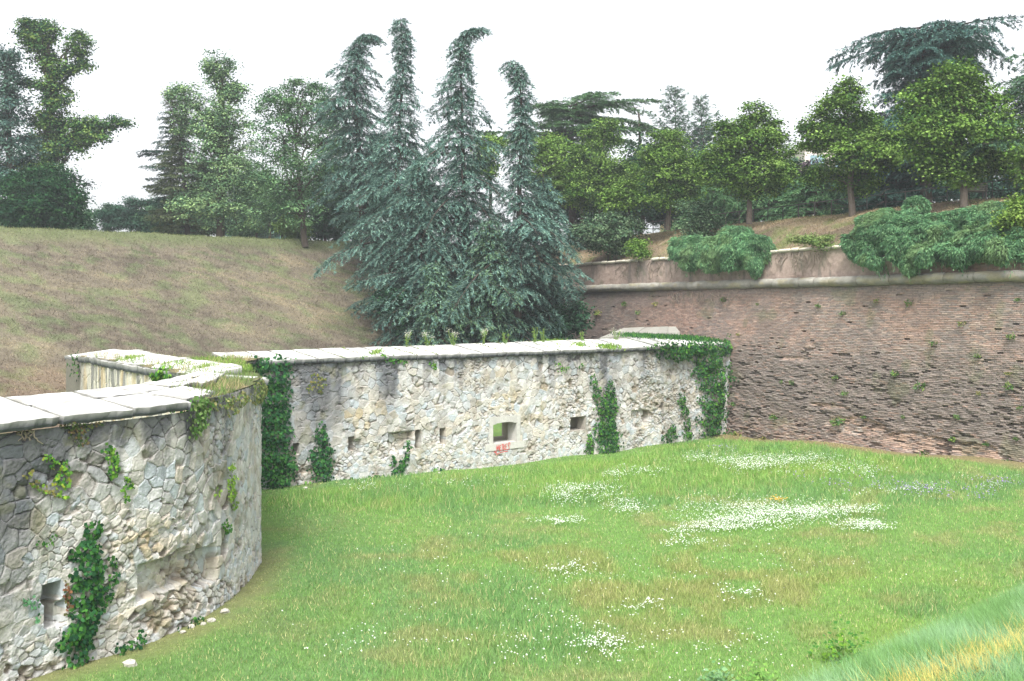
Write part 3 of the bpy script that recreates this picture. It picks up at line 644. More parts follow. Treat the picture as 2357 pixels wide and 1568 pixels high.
# light coping stones along the parapet top (broken row)
s = qat(36); k = 0; r = np.random.default_rng(8)
while s < qat(72):
    L = r.uniform(.45, 1.1); e = s + L; kk = 7; t = np.linspace(s + .02, e - .02, kk)
    if r.random() < .9:
        th = np.linspace(-.6 * PI, .75 * PI, 9); rad = .10 + r.uniform(-.015, .02); m = MB()
        ctr = para_path.pos(t, np.full(kk, 10.02 + r.uniform(-.02, .02)), .02); nn = para_path.n(t); rr = rad * (1 + (fbm(t[:, None] * 5, th[None], 81, 3) - .5) * .3) * (1 - .35 * np.r_[1, np.zeros(kk - 2), 1])[:, None]
        V = np.empty((kk, 9, 3)); V[..., :2] = ctr[:, None, :2] + nn[:, None] * (rr * np.cos(th) * 1.3)[..., None]; V[..., 2] = ctr[:, None, 2] + rr * np.sin(th)
        m.add(V.reshape(-1, 3), grid_faces(kk, 9), C=srgb(196, 190, 174) * r.uniform(.85, 1.05)); m.build('coping_stone', M_CORD, w_brick, True)
    s = e
mb = MB(); s_a2, s_b2 = 0, para_path.L
mb.prism([para_path.pos(A(0), A(9), -.05)[0][:2], para_path.pos(A(para_path.L), A(9), -.05)[0][:2], para_path.pos(A(para_path.L), A(9), -.9)[0][:2], para_path.pos(A(0), A(9), -.9)[0][:2]], 8, 9.98, C=srgb(150, 138, 126))
mb.build('parapet_core', M_BRICK, w_brick)

# sloping stone hood behind the far wall, against the brick wall
hood = thing('stone_hood', at(645, 335, 59), 'grey sloping stone slab roof leaning on the brick wall behind the far coping', 'stone roof')
hp = [at(600, 337.5, 58.5), at(680, 332, 55.6), at(676, 326.5, 57.5), at(624, 327.8, 60.5)]
n_ = 7
for k in range(n_):
    a, b = k / n_, (k + 1) / n_ - .004
    f = lambda t, w: (hp[0] * (1 - t) + hp[1] * t) * (1 - w) + (hp[3] * (1 - t) + hp[2] * t) * w
    m = MB(); top = [f(a, 0), f(b, 0), f(b, 1), f(a, 1)]; V = np.array(top + [p - A(0, 0, .22) for p in top]) + A(0, 0, .01 * (k % 3))
    m.add(V, [[0, 1, 2, 3], [7, 6, 5, 4], [0, 4, 5, 1], [1, 5, 6, 2], [2, 6, 7, 3], [3, 7, 4, 0]], C=srgb(150, 148, 140) * (1 - .08 * (k % 2))); m.build('roof_slab', M_SLAB, hood)
m = MB(); m.prism([hp[0][:2] + A(.2, .1), hp[1][:2] + A(-.1, .15), hp[2][:2], hp[3][:2]], 0, [p[2] - .24 for p in hp], C=srgb(140, 134, 124)); m.build('base', M_STONE, hood)

# ---------------------------------------------------------------- plants
def rdir(n, r=rng): return nrm(r.normal(size=(n, 3)))
def ivy(name, label, path, spots, pal, dens=170, leaf=.085, thick=.16, cat='ivy', group=None, lo=0, hi=None, sc=1.0, droop=.5, seed=0):
    """spots: (x, y, rx, ry) in the measured picture, laid on the wall surface"""
    r = np.random.default_rng(seed + len(spots) * 7); mb = MB(); first = None
    for (x, y, rx, ry) in spots:
        s0, z0 = path.hit(x * K, y * K, lo=lo, hi=hi); p = path.p(s0)
        s1, _ = path.hit((x + rx) * K, y * K, lo=lo, hi=hi); s2, _ = path.hit((x - rx) * K, y * K, lo=lo, hi=hi)
        rs = max(abs(s1 - s2) / 2, .06); rz = ry * K * p[1] / F
        n = int(dens * PI * rs * rz * sc) + 4
        a = r.uniform(0, 2 * PI, n); rr = np.sqrt(r.uniform(0, 1, n)) * (1 + .25 * (vn(a * 2.2, a * 0 + seed, 3) - .5) * 2) ; rr = rr * (.8 + .45 * r.random(n))
        s = s0 + rs * rr * np.cos(a); z = z0 + rz * rr * np.sin(a)
        bump = thick * (.3 + 1.0 * fbm(s * 2.5, z * 2.5, 5 + seed, 2)) * np.clip(1.15 - rr, .15, 1)
        off = bump * (.35 + .65 * r.random(n) ** .5)
        P = path.pos(s, z, off + .02); N = np.c_[path.n(s), np.zeros(n)]
        nor = nrm(N + .55 * rdir(n, r) + A(0, 0, .35)); D = nrm(np.cross(nor, rdir(n, r)) + A(0, 0, -droop)); W = nrm(np.cross(D, nor))
        L = leaf * r.uniform(.7, 1.3, n)
        pc = np.array(pal)[r.integers(0, len(pal), n)] * r.uniform(.7, 1.25, n)[:, None] * (.75 + .5 * fbm(s * 3, z * 3, 9 + seed, 2))[:, None]
        mb.kites(P, D, W, L, L * .9, pc)
        if first is None: first = P.mean(0)
    o = thing(name, first * A(1, 1, 0) + A(0, 0, 0), label, cat, group); mb.build('leaves', M_LEAF, o); return o
DK = [srgb(44, 84, 52), srgb(54, 98, 56), srgb(70, 116, 60), srgb(38, 70, 50)]
MD = [srgb(70, 118, 54), srgb(96, 142, 60), srgb(60, 102, 54)]
BR = [srgb(108, 148, 56), srgb(132, 164, 58), srgb(90, 132, 54), srgb(150, 160, 66)]
OL = [srgb(110, 116, 62), srgb(88, 104, 58), srgb(130, 124, 74)]
RU = [srgb(132, 94, 70), srgb(110, 80, 60), srgb(100, 102, 64)]
NK = dict(lo=3, hi=21.5)
ivy('ivy_plant', 'tall dark ivy climbing the near curved wall beside the stepped niche', near_path, [(215, 1215, 18, 22), (205, 1260, 26, 26), (200, 1310, 38, 34), (200, 1360, 40, 36), (200, 1410, 34, 36), (190, 1455, 26, 30), (185, 1490, 22, 22), (165, 1270, 10, 16), (168, 1455, 24, 20)], DK + MD[:1], dens=420, leaf=.10, thick=.22, seed=1, **NK)
ivy('ivy_plant', 'thin ivy strand right of the tall dark ivy on the near wall', near_path, [(258, 1290, 8, 16), (260, 1325, 11, 20), (252, 1360, 10, 20), (240, 1382, 8, 10)], DK[1:] + MD, dens=420, leaf=.08, thick=.1, seed=2, **NK)
ivy('ivy_plant', 'rusty brown dying ivy left of the tall dark ivy', near_path, [(152, 1360, 9, 20), (155, 1395, 8, 18)], RU, dens=420, leaf=.08, thick=.1, seed=3, **NK)
ivy('ivy_plant', 'bright yellow green creeper slanting over the near wall at upper left', near_path, [(104, 1050, 10, 8), (118, 1062, 12, 9), (138, 1072, 16, 15), (148, 1092, 14, 18), (150, 1110, 10, 12), (125, 1105, 9, 12)], BR + MD, dens=420, leaf=.075, thick=.1, seed=4, **NK)
ivy('ivy_plant', 'long thin yellowish creeper trailing below the slanting one on the near wall', near_path, [(62, 1092, 10, 7), (78, 1108, 12, 7), (96, 1118, 12, 6), (112, 1130, 12, 6), (130, 1138, 12, 7), (145, 1142, 8, 6)], BR + OL, dens=420, leaf=.07, thick=.08, seed=5, **NK)
ivy('ivy_plant', 'upright bright ivy strip left of centre on the near wall', near_path, [(246, 1030, 10, 12), (254, 1050, 15, 18), (258, 1075, 14, 20), (256, 1092, 10, 10)], MD + BR[:1], dens=450, leaf=.08, thick=.12, seed=6, **NK)
ivy('ivy_plant', 'small zigzag creeper right of the upright ivy strip on the near wall', near_path, [(286, 1102, 7, 8), (298, 1116, 9, 8), (284, 1126, 8, 8), (290, 1142, 6, 10)], BR[:1] + MD, dens=420, leaf=.07, thick=.08, seed=7, **NK)
ivy('ivy_plant', 'narrow light green creeper high on the shaded right side of the near wall', near_path, [(530, 1075, 6, 12), (532, 1105, 9, 18), (534, 1135, 9, 20), (538, 1160, 7, 12), (498, 1135, 7, 10)], [srgb(140, 172, 78), srgb(120, 158, 62)], dens=300, leaf=.08, thick=.08, seed=8, **NK)
ivy('ivy_plant', 'dark tuft of ivy on the right side of the near wall below the light creeper', near_path, [(520, 1216, 9, 9), (518, 1208, 6, 6)], MD, dens=420, leaf=.08, thick=.14, seed=9, **NK)
ivy('ivy_plant', 'brown green mat hanging under the coping of the near wall at left', near_path, [(160, 972, 26, 14), (200, 974, 30, 12), (178, 995, 22, 14), (185, 1015, 18, 10)], [srgb(84, 96, 58), srgb(104, 92, 66), srgb(66, 86, 50)], dens=450, leaf=.06, thick=.16, seed=10, **NK)
ivy('creeper', 'pale leafy shrub spilling over the rim of the near wall beside the last coping slab', near_path, [(448, 925, 22, 14), (452, 950, 24, 20), (450, 975, 18, 18), (440, 995, 12, 14), (470, 935, 14, 14)], [srgb(104, 138, 78), srgb(126, 150, 92), srgb(84, 122, 62)], dens=380, leaf=.09, thick=.3, seed=11, **NK)
ivy('creeper', 'ragged olive weeds spilling over the rounded end of the near wall', near_path, [(480, 932, 16, 12), (515, 925, 20, 14), (550, 918, 18, 18), (580, 908, 14, 22), (595, 900, 8, 28), (530, 945, 10, 10)], [srgb(122, 140, 84), srgb(150, 148, 100), srgb(104, 126, 76)], dens=420, leaf=.075, thick=.25, seed=16, **NK)
ivy('ivy_plant', 'small bright sprig under the coping edge of the near wall', near_path, [(402, 943, 16, 4), (420, 940, 8, 4)], MD + BR[:1], dens=400, leaf=.07, thick=.1, seed=12, **NK)
ivy('weeds', 'low leafy weeds at the foot of the near wall below the dark ivy', near_path, [(150, 1470, 20, 18), (135, 1485, 16, 10), (310, 1475, 16, 22), (272, 1490, 10, 14), (170, 1520, 30, 10), (440, 1438, 30, 12)], DK + MD, dens=300, leaf=.09, thick=.3, seed=13, **NK)
ivy('ivy_plant', 'hooked thin creeper left of the tall dark ivy', near_path, [(92, 1248, 8, 4), (108, 1252, 8, 4), (120, 1240, 5, 8)], MD, dens=420, leaf=.06, thick=.06, seed=14, **NK)
ivy('ivy_plant', 'small leafy plant growing from the lower left niche of the near wall', near_path, [(60, 1383, 14, 8), (75, 1392, 12, 8), (85, 1420, 6, 10)], [srgb(104, 150, 112), srgb(78, 124, 84)], dens=300, leaf=.08, thick=.1, seed=15, **NK)
# far wall ivy
ivy('ivy_plant', 'massive dark ivy column on the far wall next to the round wall edge', far_path, [(600, 840, 40, 16), (650, 835, 26, 14), (625, 870, 42, 30), (628, 910, 40, 36), (628, 955, 40, 36), (630, 1000, 40, 36), (628, 1045, 42, 36), (622, 1085, 40, 34), (640, 1105, 30, 20), (665, 1075, 16, 26)], DK, dens=190, leaf=.13, thick=.55, seed=21)
ivy('ivy_plant', 'dark ivy clump covering a slit, right of the massive ivy column', far_path, [(735, 985, 10, 14), (738, 1010, 16, 18), (742, 1040, 26, 22), (738, 1070, 26, 24), (742, 1095, 22, 20), (716, 1045, 8, 16)], DK, dens=200, leaf=.12, thick=.3, seed=22)
ivy('ivy_plant', 'forked ivy under the broken recess of the far wall', far_path, [(936, 1028, 8, 12), (932, 1050, 9, 14), (922, 1070, 12, 14), (914, 1088, 16, 14), (904, 1060, 6, 16)], DK + MD[:1], dens=200, leaf=.11, thick=.2, seed=23)
ivy('ivy_plant', 'tall double ivy strip right of the broken opening on the far wall', far_path, [(1402, 900, 12, 22), (1405, 935, 16, 26), (1385, 935, 14, 22), (1395, 970, 22, 30), (1402, 1005, 24, 28), (1400, 1030, 26, 22), (1365, 880, 8, 16), (1372, 905, 8, 16), (1380, 990, 14, 20)], DK + MD, dens=200, leaf=.12, thick=.32, seed=24)
ivy('ivy_plant', 'short ivy tuft left of the tall double ivy strip, at the wall foot', far_path, [(1356, 1015, 10, 18), (1355, 1035, 10, 14)], MD, dens=200, leaf=.11, thick=.2, seed=25)
ivy('ivy_plant', 'huge ivy curtain over the right end of the far wall in the brick corner', far_path, [(1520, 798, 40, 10), (1570, 802, 44, 18), (1610, 800, 40, 22), (1560, 815, 40, 16), (1630, 830, 30, 30), (1640, 870, 30, 36), (1638, 915, 28, 36), (1635, 955, 28, 34), (1630, 985, 24, 24), (1610, 850, 22, 20), (1655, 800, 24, 18)], DK + MD, dens=140, leaf=.14, thick=.75, seed=26)
ivy('ivy_plant', 'thin broken ivy trail left of the huge ivy curtain', far_path, [(1568, 920, 9, 16), (1575, 945, 9, 14), (1580, 975, 8, 16), (1582, 1000, 12, 12)], DK + MD, dens=180, leaf=.12, thick=.2, seed=27)
ivy('ivy_plant', 'small round ivy clump at the foot of the far wall near its right end', far_path, [(1540, 1003, 18, 14), (1545, 985, 8, 10)], DK + MD, dens=180, leaf=.12, thick=.3, seed=28)
ivy('creeper', 'olive creeper hanging from the stained part of the far wall', far_path, [(730, 870, 16, 14), (738, 885, 14, 18), (715, 890, 8, 16)], OL, dens=110, leaf=.10, thick=.14, seed=29)
ivy('creeper', 'light green sprigs hanging under the far coping above the slits', far_path, [(830, 823, 24, 5), (905, 826, 16, 8), (925, 832, 10, 8), (880, 820, 12, 5)], BR[:1] + MD, dens=170, leaf=.10, thick=.16, seed=30)
ivy('creeper', 'small bright tuft below the far coping above the arched opening side', far_path, [(998, 835, 7, 9), (1000, 846, 5, 6)], BR[:1] + MD, dens=200, leaf=.09, thick=.14, seed=31)
ivy('creeper', 'sparse pale creeper high on the far wall above the broken opening', far_path, [(1280, 838, 8, 5), (1300, 846, 10, 6), (1292, 852, 10, 6), (1336, 842, 6, 6)], BR[:1] + MD, dens=120, leaf=.09, thick=.1, seed=32)
ivy('weeds', 'leafy weeds along the foot of the far wall at left', far_path, [(800, 1108, 16, 10), (770, 1115, 12, 10), (700, 1118, 26, 10), (860, 1098, 16, 8), (640, 1128, 30, 8), (1010, 1080, 10, 6)], MD + DK, dens=150, leaf=.11, thick=.25, seed=33)
# creepers on the brick corner and branch wall
ivy('ivy_plant', 'ivy fringe spreading from the corner onto the brick wall', brick_path, [(1672, 800, 14, 26), (1672, 850, 14, 26), (1668, 900, 14, 26), (1665, 960, 14, 30), (1690, 870, 10, 10), (1675, 1000, 22, 12)], MD + DK, dens=110, leaf=.14, thick=.4, lo=qat(40), hi=qat(60), seed=34)
ivy('creeper', 'green bramble hanging over the left end of the short stained wall', branch_path, [(168, 818, 18, 10), (170, 838, 16, 18), (168, 860, 12, 16)], MD + DK[2:], dens=420, leaf=.12, thick=.6, hi=3, seed=35)
ivy('creeper', 'bright broad leaved plant in the broken hollow of the short stained wall', branch_path, [(372, 862, 20, 12), (388, 856, 12, 12), (402, 866, 12, 8)], BR[:1] + MD, dens=260, leaf=.16, thick=.4, seed=36)

# weeds on the brick wall
def weed(mb, P, N, size, pal, n, r):
    D = nrm(N * .7 + rdir(n, r) * .75 + A(0, 0, .25)); W = nrm(np.cross(D, rdir(n, r)))
    mb.kites(P + rdir(n, r) * size * A(.7, .7, .35), D, W, size * r.uniform(.4, .9, n), size * r.uniform(.12, .3, n), np.array(pal)[r.integers(0, len(pal), n)] * r.uniform(.7, 1.2, n)[:, None])
r = np.random.default_rng(44)
spots = [(1668, 690, 9), (2020, 693, 9), (2094, 698, 11), (1886, 705, 8), (1942, 722, 8), (2217, 745, 10), (2152, 790, 9), (2252, 820, 8), (2330, 775, 12), (2345, 690, 8), (2120, 890, 14), (2062, 860, 12), (1948, 905, 10), (1935, 970, 14), (1782, 960, 10), (2325, 890, 14), (2323, 860, 8), (2195, 1012, 10), (2272, 1022, 9), (2350, 940, 8),
         (1888, 1025, 12), (1924, 975, 12), (1850, 1035, 10), (1760, 1010, 10), (2130, 1045, 10), (2205, 960, 10), (1700, 1000, 12), (2320, 1065, 12), (1825, 880, 8), (1925, 868, 8), (1990, 960, 7), (2020, 1040, 10), (1800, 880, 6), (1690, 930, 8), (2255, 905, 7), (2340, 1010, 8), (1745, 700, 5), (1700, 770, 6), (2080, 960, 6), (1510, 700, 8), (1470, 720, 8), (1440, 700, 9), (1380, 720, 12)]
for (x, y, sz) in spots:
    s0, z0 = brick_path.hit(x * K, y * K, lo=qat(36), hi=qat(78)); P = brick_path.pos(A(s0), A(z0), .02)[0]; N = np.r_[brick_path.n(s0), 0]
    o = thing('wall_weed', P, 'small green weed tuft rooted in the joints of the brick wall', 'weed', 'weeds on the brick wall')
    m = MB(); weed(m, P, N, sz * K * P[1] / F * 1.05, [srgb(92, 130, 70), srgb(74, 112, 66), srgb(126, 146, 78)] if r.random() < .8 else [srgb(160, 150, 100), srgb(120, 140, 70)], 60, r); m.build('leaves', M_LEAF, o)

# bare roots over the parapet and under the moulding
def roots(label, path, x0, x1, y0, y1, n, seed, **kw):
    r = np.random.default_rng(seed); mb = MB()
    for _ in range(n):
        x = r.uniform(x0, x1); y = y0 + r.uniform(0, (y1 - y0) * .3); pts = []; k = r.integers(5, 10)
        for t in range(k):
            s_, z_ = path.hit(x * K, y * K, **kw); pts.append(path.pos(A(s_), A(z_), .035)[0]); x += r.normal(0, 3.5); y += (y1 - y0) / k * r.uniform(.5, 1.2)
        mb.tube(np.array(pts), np.linspace(.022, .008, len(pts)), 4, C=srgb(150, 138, 124) * r.uniform(.7, 1.1))
    o = thing('dead_roots', pts[0], label, 'roots'); mb.build('stems', M_BARK, o)
roots('bare grey climbing stems on the plastered parapet between the two hanging shrubs', para_path, 1790, 1910, 575, 630, 34, 1, lo=qat(40), hi=qat(70))
roots('thin bare stems on the parapet left of the smaller hanging shrub', para_path, 1400, 1560, 600, 650, 22, 2, lo=qat(45), hi=qat(78))
roots('dead pale roots just below the stone moulding on the dark brick', brick_path, 1525, 1700, 668, 705, 26, 3, lo=qat(45), hi=qat(75))
roots('dry twisted root under the coping at the far left of the near wall', near_path, 40, 75, 985, 1020, 7, 4, lo=3, hi=10)

# ---------------------------------------------------------------- trees
def limb_pts(a, b, sag=.0, n=6, wob=.06, r=rng):
    t = np.linspace(0, 1, n)[:, None]; L = np.linalg.norm(b - a)
    P = a * (1 - t) + b * t; P[:, 2] += (np.sin(t[:, 0] * PI) * sag * L); P[1:-1] += r.normal(0, wob * L * .5, (n - 2, 3)) * .5
    return P
BARK = srgb(74, 66, 58)
def leafcrown(mb, blobs_, r, leaf, dens, pal, flat=.6, updir=.55, asp=.75, lump=1.0, hole=0.0):
    for (c, R3) in blobs_:
        area = 4 * PI * ((R3[0] * R3[1]) ** 1.6 + (R3[0] * R3[2]) ** 1.6 + (R3[1] * R3[2]) ** 1.6) ** (1 / 1.6) / 3 ** (1 / 1.6)
        nc = max(14, int(area * dens * 1.5)); d = rdir(nc, r); rad = r.uniform(.12, 1.05, nc) ** .6 + np.abs(r.normal(0, .16, nc)) * (r.random(nc) < .6)
        cc_ = c + d * R3 * rad[:, None]
        keep = (r.random(nc) > .45 * (d[:, 2] < -.35)) & (r.random(nc) > hole); cc_ = cc_[keep]; d = d[keep]; nc = len(cc_)
        kper = 44; cs = leaf * 1.9 * r.uniform(.6, 1.5, nc) * lump
        cid = np.repeat(np.arange(nc), kper); g = np.clip(r.normal(size=(nc * kper, 3)), -2.3, 2.3) * cs[cid][:, None] * A(1, 1, flat)
        P = cc_[cid] + g
        nor = nrm(d[cid] * .5 + A(0, 0, updir) + rdir(len(P), r) * .7); D = nrm(np.cross(nor, rdir(len(P), r)) + A(0, 0, -.25)); W = nrm(np.cross(D, nor))
        L = leaf * r.uniform(.6, 1.3, len(P))
        tone = (.8 * r.random(nc)[cid] + .2 * r.random(len(P)))
        k = np.clip((tone * len(pal)).astype(int), 0, len(pal) - 1)
        C = np.array(pal)[k] * r.uniform(.88, 1.12, len(P))[:, None] * (.62 + .62 * r.random(nc))[cid][:, None]
        mb.kites(P, D, W, L, L * asp * 1.2, C)
def broadleaf(name, label, base, Yd, spots, leaf, dens, pal, seed, trunk_r=.22, trunk_top=None, group=None, cat='tree', depth=.9, limbs=True, bark=BARK, hole=.0, updir=.95, flat=.5, lump=1.0):
    """spots: (x, y, rx, ry) of foliage masses in the measured picture; base: (x, y) of the trunk foot"""
    r = np.random.default_rng(seed); b = dat(base[0], base[1], Yd); t = thing(name, b, label, cat, group); bl = []
    k = K * Yd / F; rsc = (1.0 if base[0] < 125 else 1.14) if base[0] < 820 else 1.12
    for (x, y, rx, ry) in spots:
        rx *= rsc; ry *= rsc
        c = dat(x, y, Yd); c[1] += r.uniform(-.5, .5) * rx * k * depth; bl.append((c, A(rx * k, .5 * (rx + ry) * k * depth, ry * k)))
        for _ in range(2):
            th = r.uniform(0, 2 * PI); c2 = c + A(math.cos(th) * rx * k, r.uniform(-.4, .4) * rx * k, math.sin(th) * ry * k) * .92; bl.append((c2, A(rx * k, rx * k, ry * k) * r.uniform(.22, .45)))
    mb = MB(); leafcrown(mb, bl, r, leaf, dens, pal, hole=hole, updir=updir, flat=flat, lump=lump); mb.build('crown', M_LEAF, t)
    if limbs:
        m = MB(); tp = dat(trunk_top[0], trunk_top[1], Yd) if trunk_top else bl[0][0]
        TP = limb_pts(b - A(0, 0, .4), tp, n=9, wob=.02, r=r); m.tube(TP, np.linspace(trunk_r, trunk_r * .35, 9), 9, C=bark)
        for c, R3 in bl[::3]:
            z_ = b[2] + (tp[2] - b[2]) * .25; i = np.argmin(np.abs(TP[:, 2] - max(z_, c[2] - R3[2] * 1.2 - .12 * (tp[2] - b[2])))); 
            m.tube(limb_pts(TP[i], c + A(0, 0, .1), .04, 6, .08, r), np.linspace(trunk_r * .42, .02, 6), 5, C=bark)
            for q_ in range(4):
                e = c + rdir(1, r)[0] * R3 * .8; m.tube(limb_pts(c * .6 + TP[i] * .4, e, .05, 5, .1, r), np.linspace(trunk_r * .18, .012, 5), 4, C=bark)
        m.build('trunk', M_BARK, t)
    return t

def conifer(name, label, P, prof, seed, nb, pal, r0=.3, droop=.5, up=.15, t0=.05, tl=.30, group=None, tuft=.30, twig=.42, bark=srgb(78, 68, 62), dens=1.0, hang=.45, lean=None, wide=.08, L_var=True):
    """P: trunk points base to tip; prof(t, az) -> branch length"""
    r = np.random.default_rng(seed); P = np.asarray(P, float); b = P[0]; o = thing(name, b, label, 'tree', group)
    cs = np.r_[0, np.cumsum(np.linalg.norm(np.diff(P, axis=0), axis=1))]; H = cs[-1]
    def tp(t): return np.array([np.interp(np.asarray(t) * H, cs, P[:, i]) for i in range(3)]).T
    tr = MB(); tt = np.linspace(0, 1, 22); tr.tube(tp(tt), r0 * (1 - tt) ** 1.15 + .018, 9, C=bark)
    mb = MB(); azs = r.uniform(0, 2 * PI)
    nfill = 110 if group == gcd else 0
    for i in range(nb + nfill):
        t = t0 + (1 - t0) * ((i + r.random()) / nb) ** .75; t = min(t, .995); short = i >= nb
        if short: t = r.uniform(.35, .985)
        a = azs + i * 2.399 + r.normal(0, .35); L = prof(t, a) * (r.uniform(.45, 1.2) if L_var else r.uniform(.8, 1.1))
        nz = vn(t * 11 + seed * 3, a * 1.35 % 8.5, seed); L *= .52 + .95 * nz
        if nz < .14 and t < .6: continue
        if short: L = min(L, 1.6) * r.uniform(.3, .6)
        if L < .25: L = .25
        p0 = tp(t); dh = A(math.cos(a), math.sin(a), 0); side = A(-math.sin(a), math.cos(a), 0); dr = droop * r.uniform(.6, 1.35)
        qn = 9; qq = np.linspace(0, 1, qn); bend = r.normal(0, .08)
        bp = p0 + dh * (L * qq)[:, None] + side * (bend * L * qq ** 2)[:, None]; bp[:, 2] += up * L * qq - dr * L * qq ** 2.2
        tr.tube(bp, np.linspace(max(.015, .045 * L * .35), .008, qn), 4, C=bark * .9)
        nt_ = max(8, int(L / .14 * dens)); q_ = np.sort(r.uniform(.04, 1, nt_)) ** .85; q_[-1] = 1
        sg = np.where(np.arange(nt_) % 2, 1, -1) * r.uniform(.55, 1.15, nt_); sg[-1] = 0
        sp_ = np.array([np.interp(q_, qq, bp[:, k]) for k in range(3)]).T
        tl_ = (twig * L * (1 - q_) ** .7 + tl) * r.uniform(.7, 1.25, nt_); tl_ = np.minimum(tl_, 1.9)
        dv = nrm(dh * np.cos(sg * 1.1)[:, None] + side * np.sin(sg * 1.1)[:, None])
        m_ = max(3, int(tl_.max() / .12)); w_ = np.linspace(.08, 1, m_)
        pos = sp_[:, None] + dv[:, None] * (tl_[:, None] * w_)[..., None]; pos[..., 2] -= hang * tl_[:, None] * w_ ** 2 * (r.uniform(.5, 1.3, nt_)[:, None]) + (dr * .6 * (q_ ** 1.2))[:, None] * tl_[:, None] * w_
        tw = (np.broadcast_to(w_, pos.shape[:2]) * tl_[:, None]); 
        pos = pos.reshape(-1, 3); dd_ = np.repeat(dv, m_, 0); ww = np.tile(w_, nt_)
        keep = r.random(len(pos)) < np.repeat(np.clip(tl_ / tl_.max() + .15, .3, 1), m_); pos = pos[keep]; dd_ = dd_[keep]; ww = ww[keep]
        n3 = 5; pos = np.repeat(pos, n3, 0); dd_ = np.repeat(dd_, n3, 0); ww = np.repeat(ww, n3); N = len(pos)
        D = nrm(dd_ + rdir(N, r) * .65 + np.outer(-(.15 + hang * ww), A(0, 0, 1))); W = nrm(np.cross(D, A(0, 0, 1) + rdir(N, r) * .5))
        Lc = tuft * .72 * r.uniform(.6, 1.25, N); bt = r.random()
        C = np.array(pal)[r.integers(0, len(pal), N)] * (.58 + .62 * bt + .3 * (ww > .6) * r.random(N))[:, None]
        mb.kites(pos + rdir(N, r) * .04, D, W, Lc, Lc * r.uniform(.16, .30, N), C)
    tr.build('trunk', M_BARK, o); mb.build('crown', M_NEEDLE, o); return o

BC = [srgb(110, 142, 130), srgb(90, 122, 113), srgb(130, 160, 142), srgb(78, 108, 104)]
GC_ = [srgb(108, 140, 104), srgb(90, 122, 94), srgb(124, 152, 112)]
def profile(rows):
    t_, l_, r_ = np.array(rows, float).T
    def f(t, a):
        l = np.interp(t, t_, l_); rr = np.interp(t, t_, r_); c = math.cos(a); s = abs(math.sin(a))
        side = rr if c > 0 else l
        return side * abs(c) + (l + rr) / 2 * .85 * s if s < 1 else (l + rr) / 2
    return f
def trunk(pts, Y, base_z=None):
    P = np.array([dat(x, y, Y) for x, y in pts])
    if base_z is not None: P = np.r_[[A(P[0][0], P[0][1], base_z)], P]
    return P
gcd = 'row of tall drooping cedars between bank and brick wall'
m_ = K / F
# each cedar: profile rows are (fraction of height, reach left in m, reach right in m)
conifer('cedar', 'drooping blue green cedar at the left of the row, standing on the bank ridge', trunk([(840, 600), (832, 420), (820, 260), (818, 150), (826, 100), (842, 80), (858, 84), (872, 94)], 70, 9.6),
        profile([(0, .6, 1), (.12, 1.2, 2), (.3, 2.2, 2.6), (.45, 2.6, 2.4), (.60, 2.3, 1.6), (.66, 3.6, 1.5), (.74, 2.0, 1.5), (.84, 1.1, .8), (.93, .5, .4), (1, .15, .35)]), 1, 165, BC, r0=.34, droop=.42, group=gcd)
conifer('cedar', 'tallest drooping cedar, second from the left with a blunt leaning tip', trunk([(905, 640), (912, 420), (922, 250), (928, 150), (926, 90), (920, 55), (922, 40)], 65, 3),
        profile([(0, .8, 1), (.12, 1.2, 2.4), (.25, 2.4, 3), (.42, 2.9, 3.0), (.55, 2.6, 2.5), (.68, 2.0, 2.0), (.76, 1.5, 1.5), (.80, 1.1, 1.0), (.84, .6, .6), (.92, .6, .7), (.97, .55, .5), (1, .2, .2)]), 2, 185, BC, r0=.38, droop=.55, group=gcd)
conifer('cedar', 'drooping cedar in the middle of the row, its tip hooked to the right', trunk([(1073, 780), (1072, 600), (1066, 380), (1062, 200), (1058, 120), (1066, 88), (1085, 68), (1112, 66)], 61, .9),
        profile([(0, 1, 1), (.15, 2.6, 2.2), (.3, 3.6, 3.0), (.45, 3.4, 2.8), (.58, 3.0, 2.3), (.70, 2.1, 1.9), (.8, 1.5, 1.6), (.88, .8, .9), (.94, .4, .4), (1, .12, .3)]), 3, 200, BC, r0=.36, droop=.55, group=gcd)
conifer('cedar', 'thin topped drooping cedar at the right of the row, its tip bent left', trunk([(1190, 780), (1194, 560), (1196, 400), (1202, 280), (1198, 200), (1188, 150), (1174, 138)], 60, .9),
        profile([(0, 1.5, 1.4), (.15, 2.8, 2.4), (.3, 3.4, 3.4), (.42, 3.0, 3.8), (.52, 2.3, 2.8), (.60, 1.7, 2.0), (.66, .9, 1.0), (.78, .9, .7), (.84, .4, .5), (.92, .4, .6), (1, .4, .2)]), 4, 175, BC, r0=.34, droop=.55, group=gcd)
conifer('cedar', 'shorter spreading cedar low between the two leftmost of the row', trunk([(970, 720), (968, 560), (962, 430), (958, 380)], 60, 1.5),
        profile([(0, .9, 1.5), (.3, 2.0, 3.0), (.6, 2.4, 2.6), (.85, 1.5, 1.5), (1, .4, .4)]), 5, 90, BC, r0=.24, droop=.5, group=gcd)
conifer('cedar', 'shorter spreading cedar low at the right end of the row against the brick', trunk([(1268, 760), (1266, 600), (1256, 470), (1250, 400)], 62, .9),
        profile([(0, 1.2, .6), (.3, 2.6, 1.2), (.6, 2.6, 1.8), (.85, 1.6, 1.4), (1, .4, .4)]), 6, 90, BC, r0=.24, droop=.5, group=gcd)
conifer('cedar', 'young cedar low in front between the middle and right cedars', trunk([(1130, 780), (1132, 700), (1128, 560), (1126, 500)], 58, .9),
        profile([(0, 1.8, 1.8), (.3, 2.6, 2.6), (.6, 2.2, 2.2), (1, .3, .3)]), 7, 60, GC_ + BC, r0=.18, droop=.5, group=gcd)
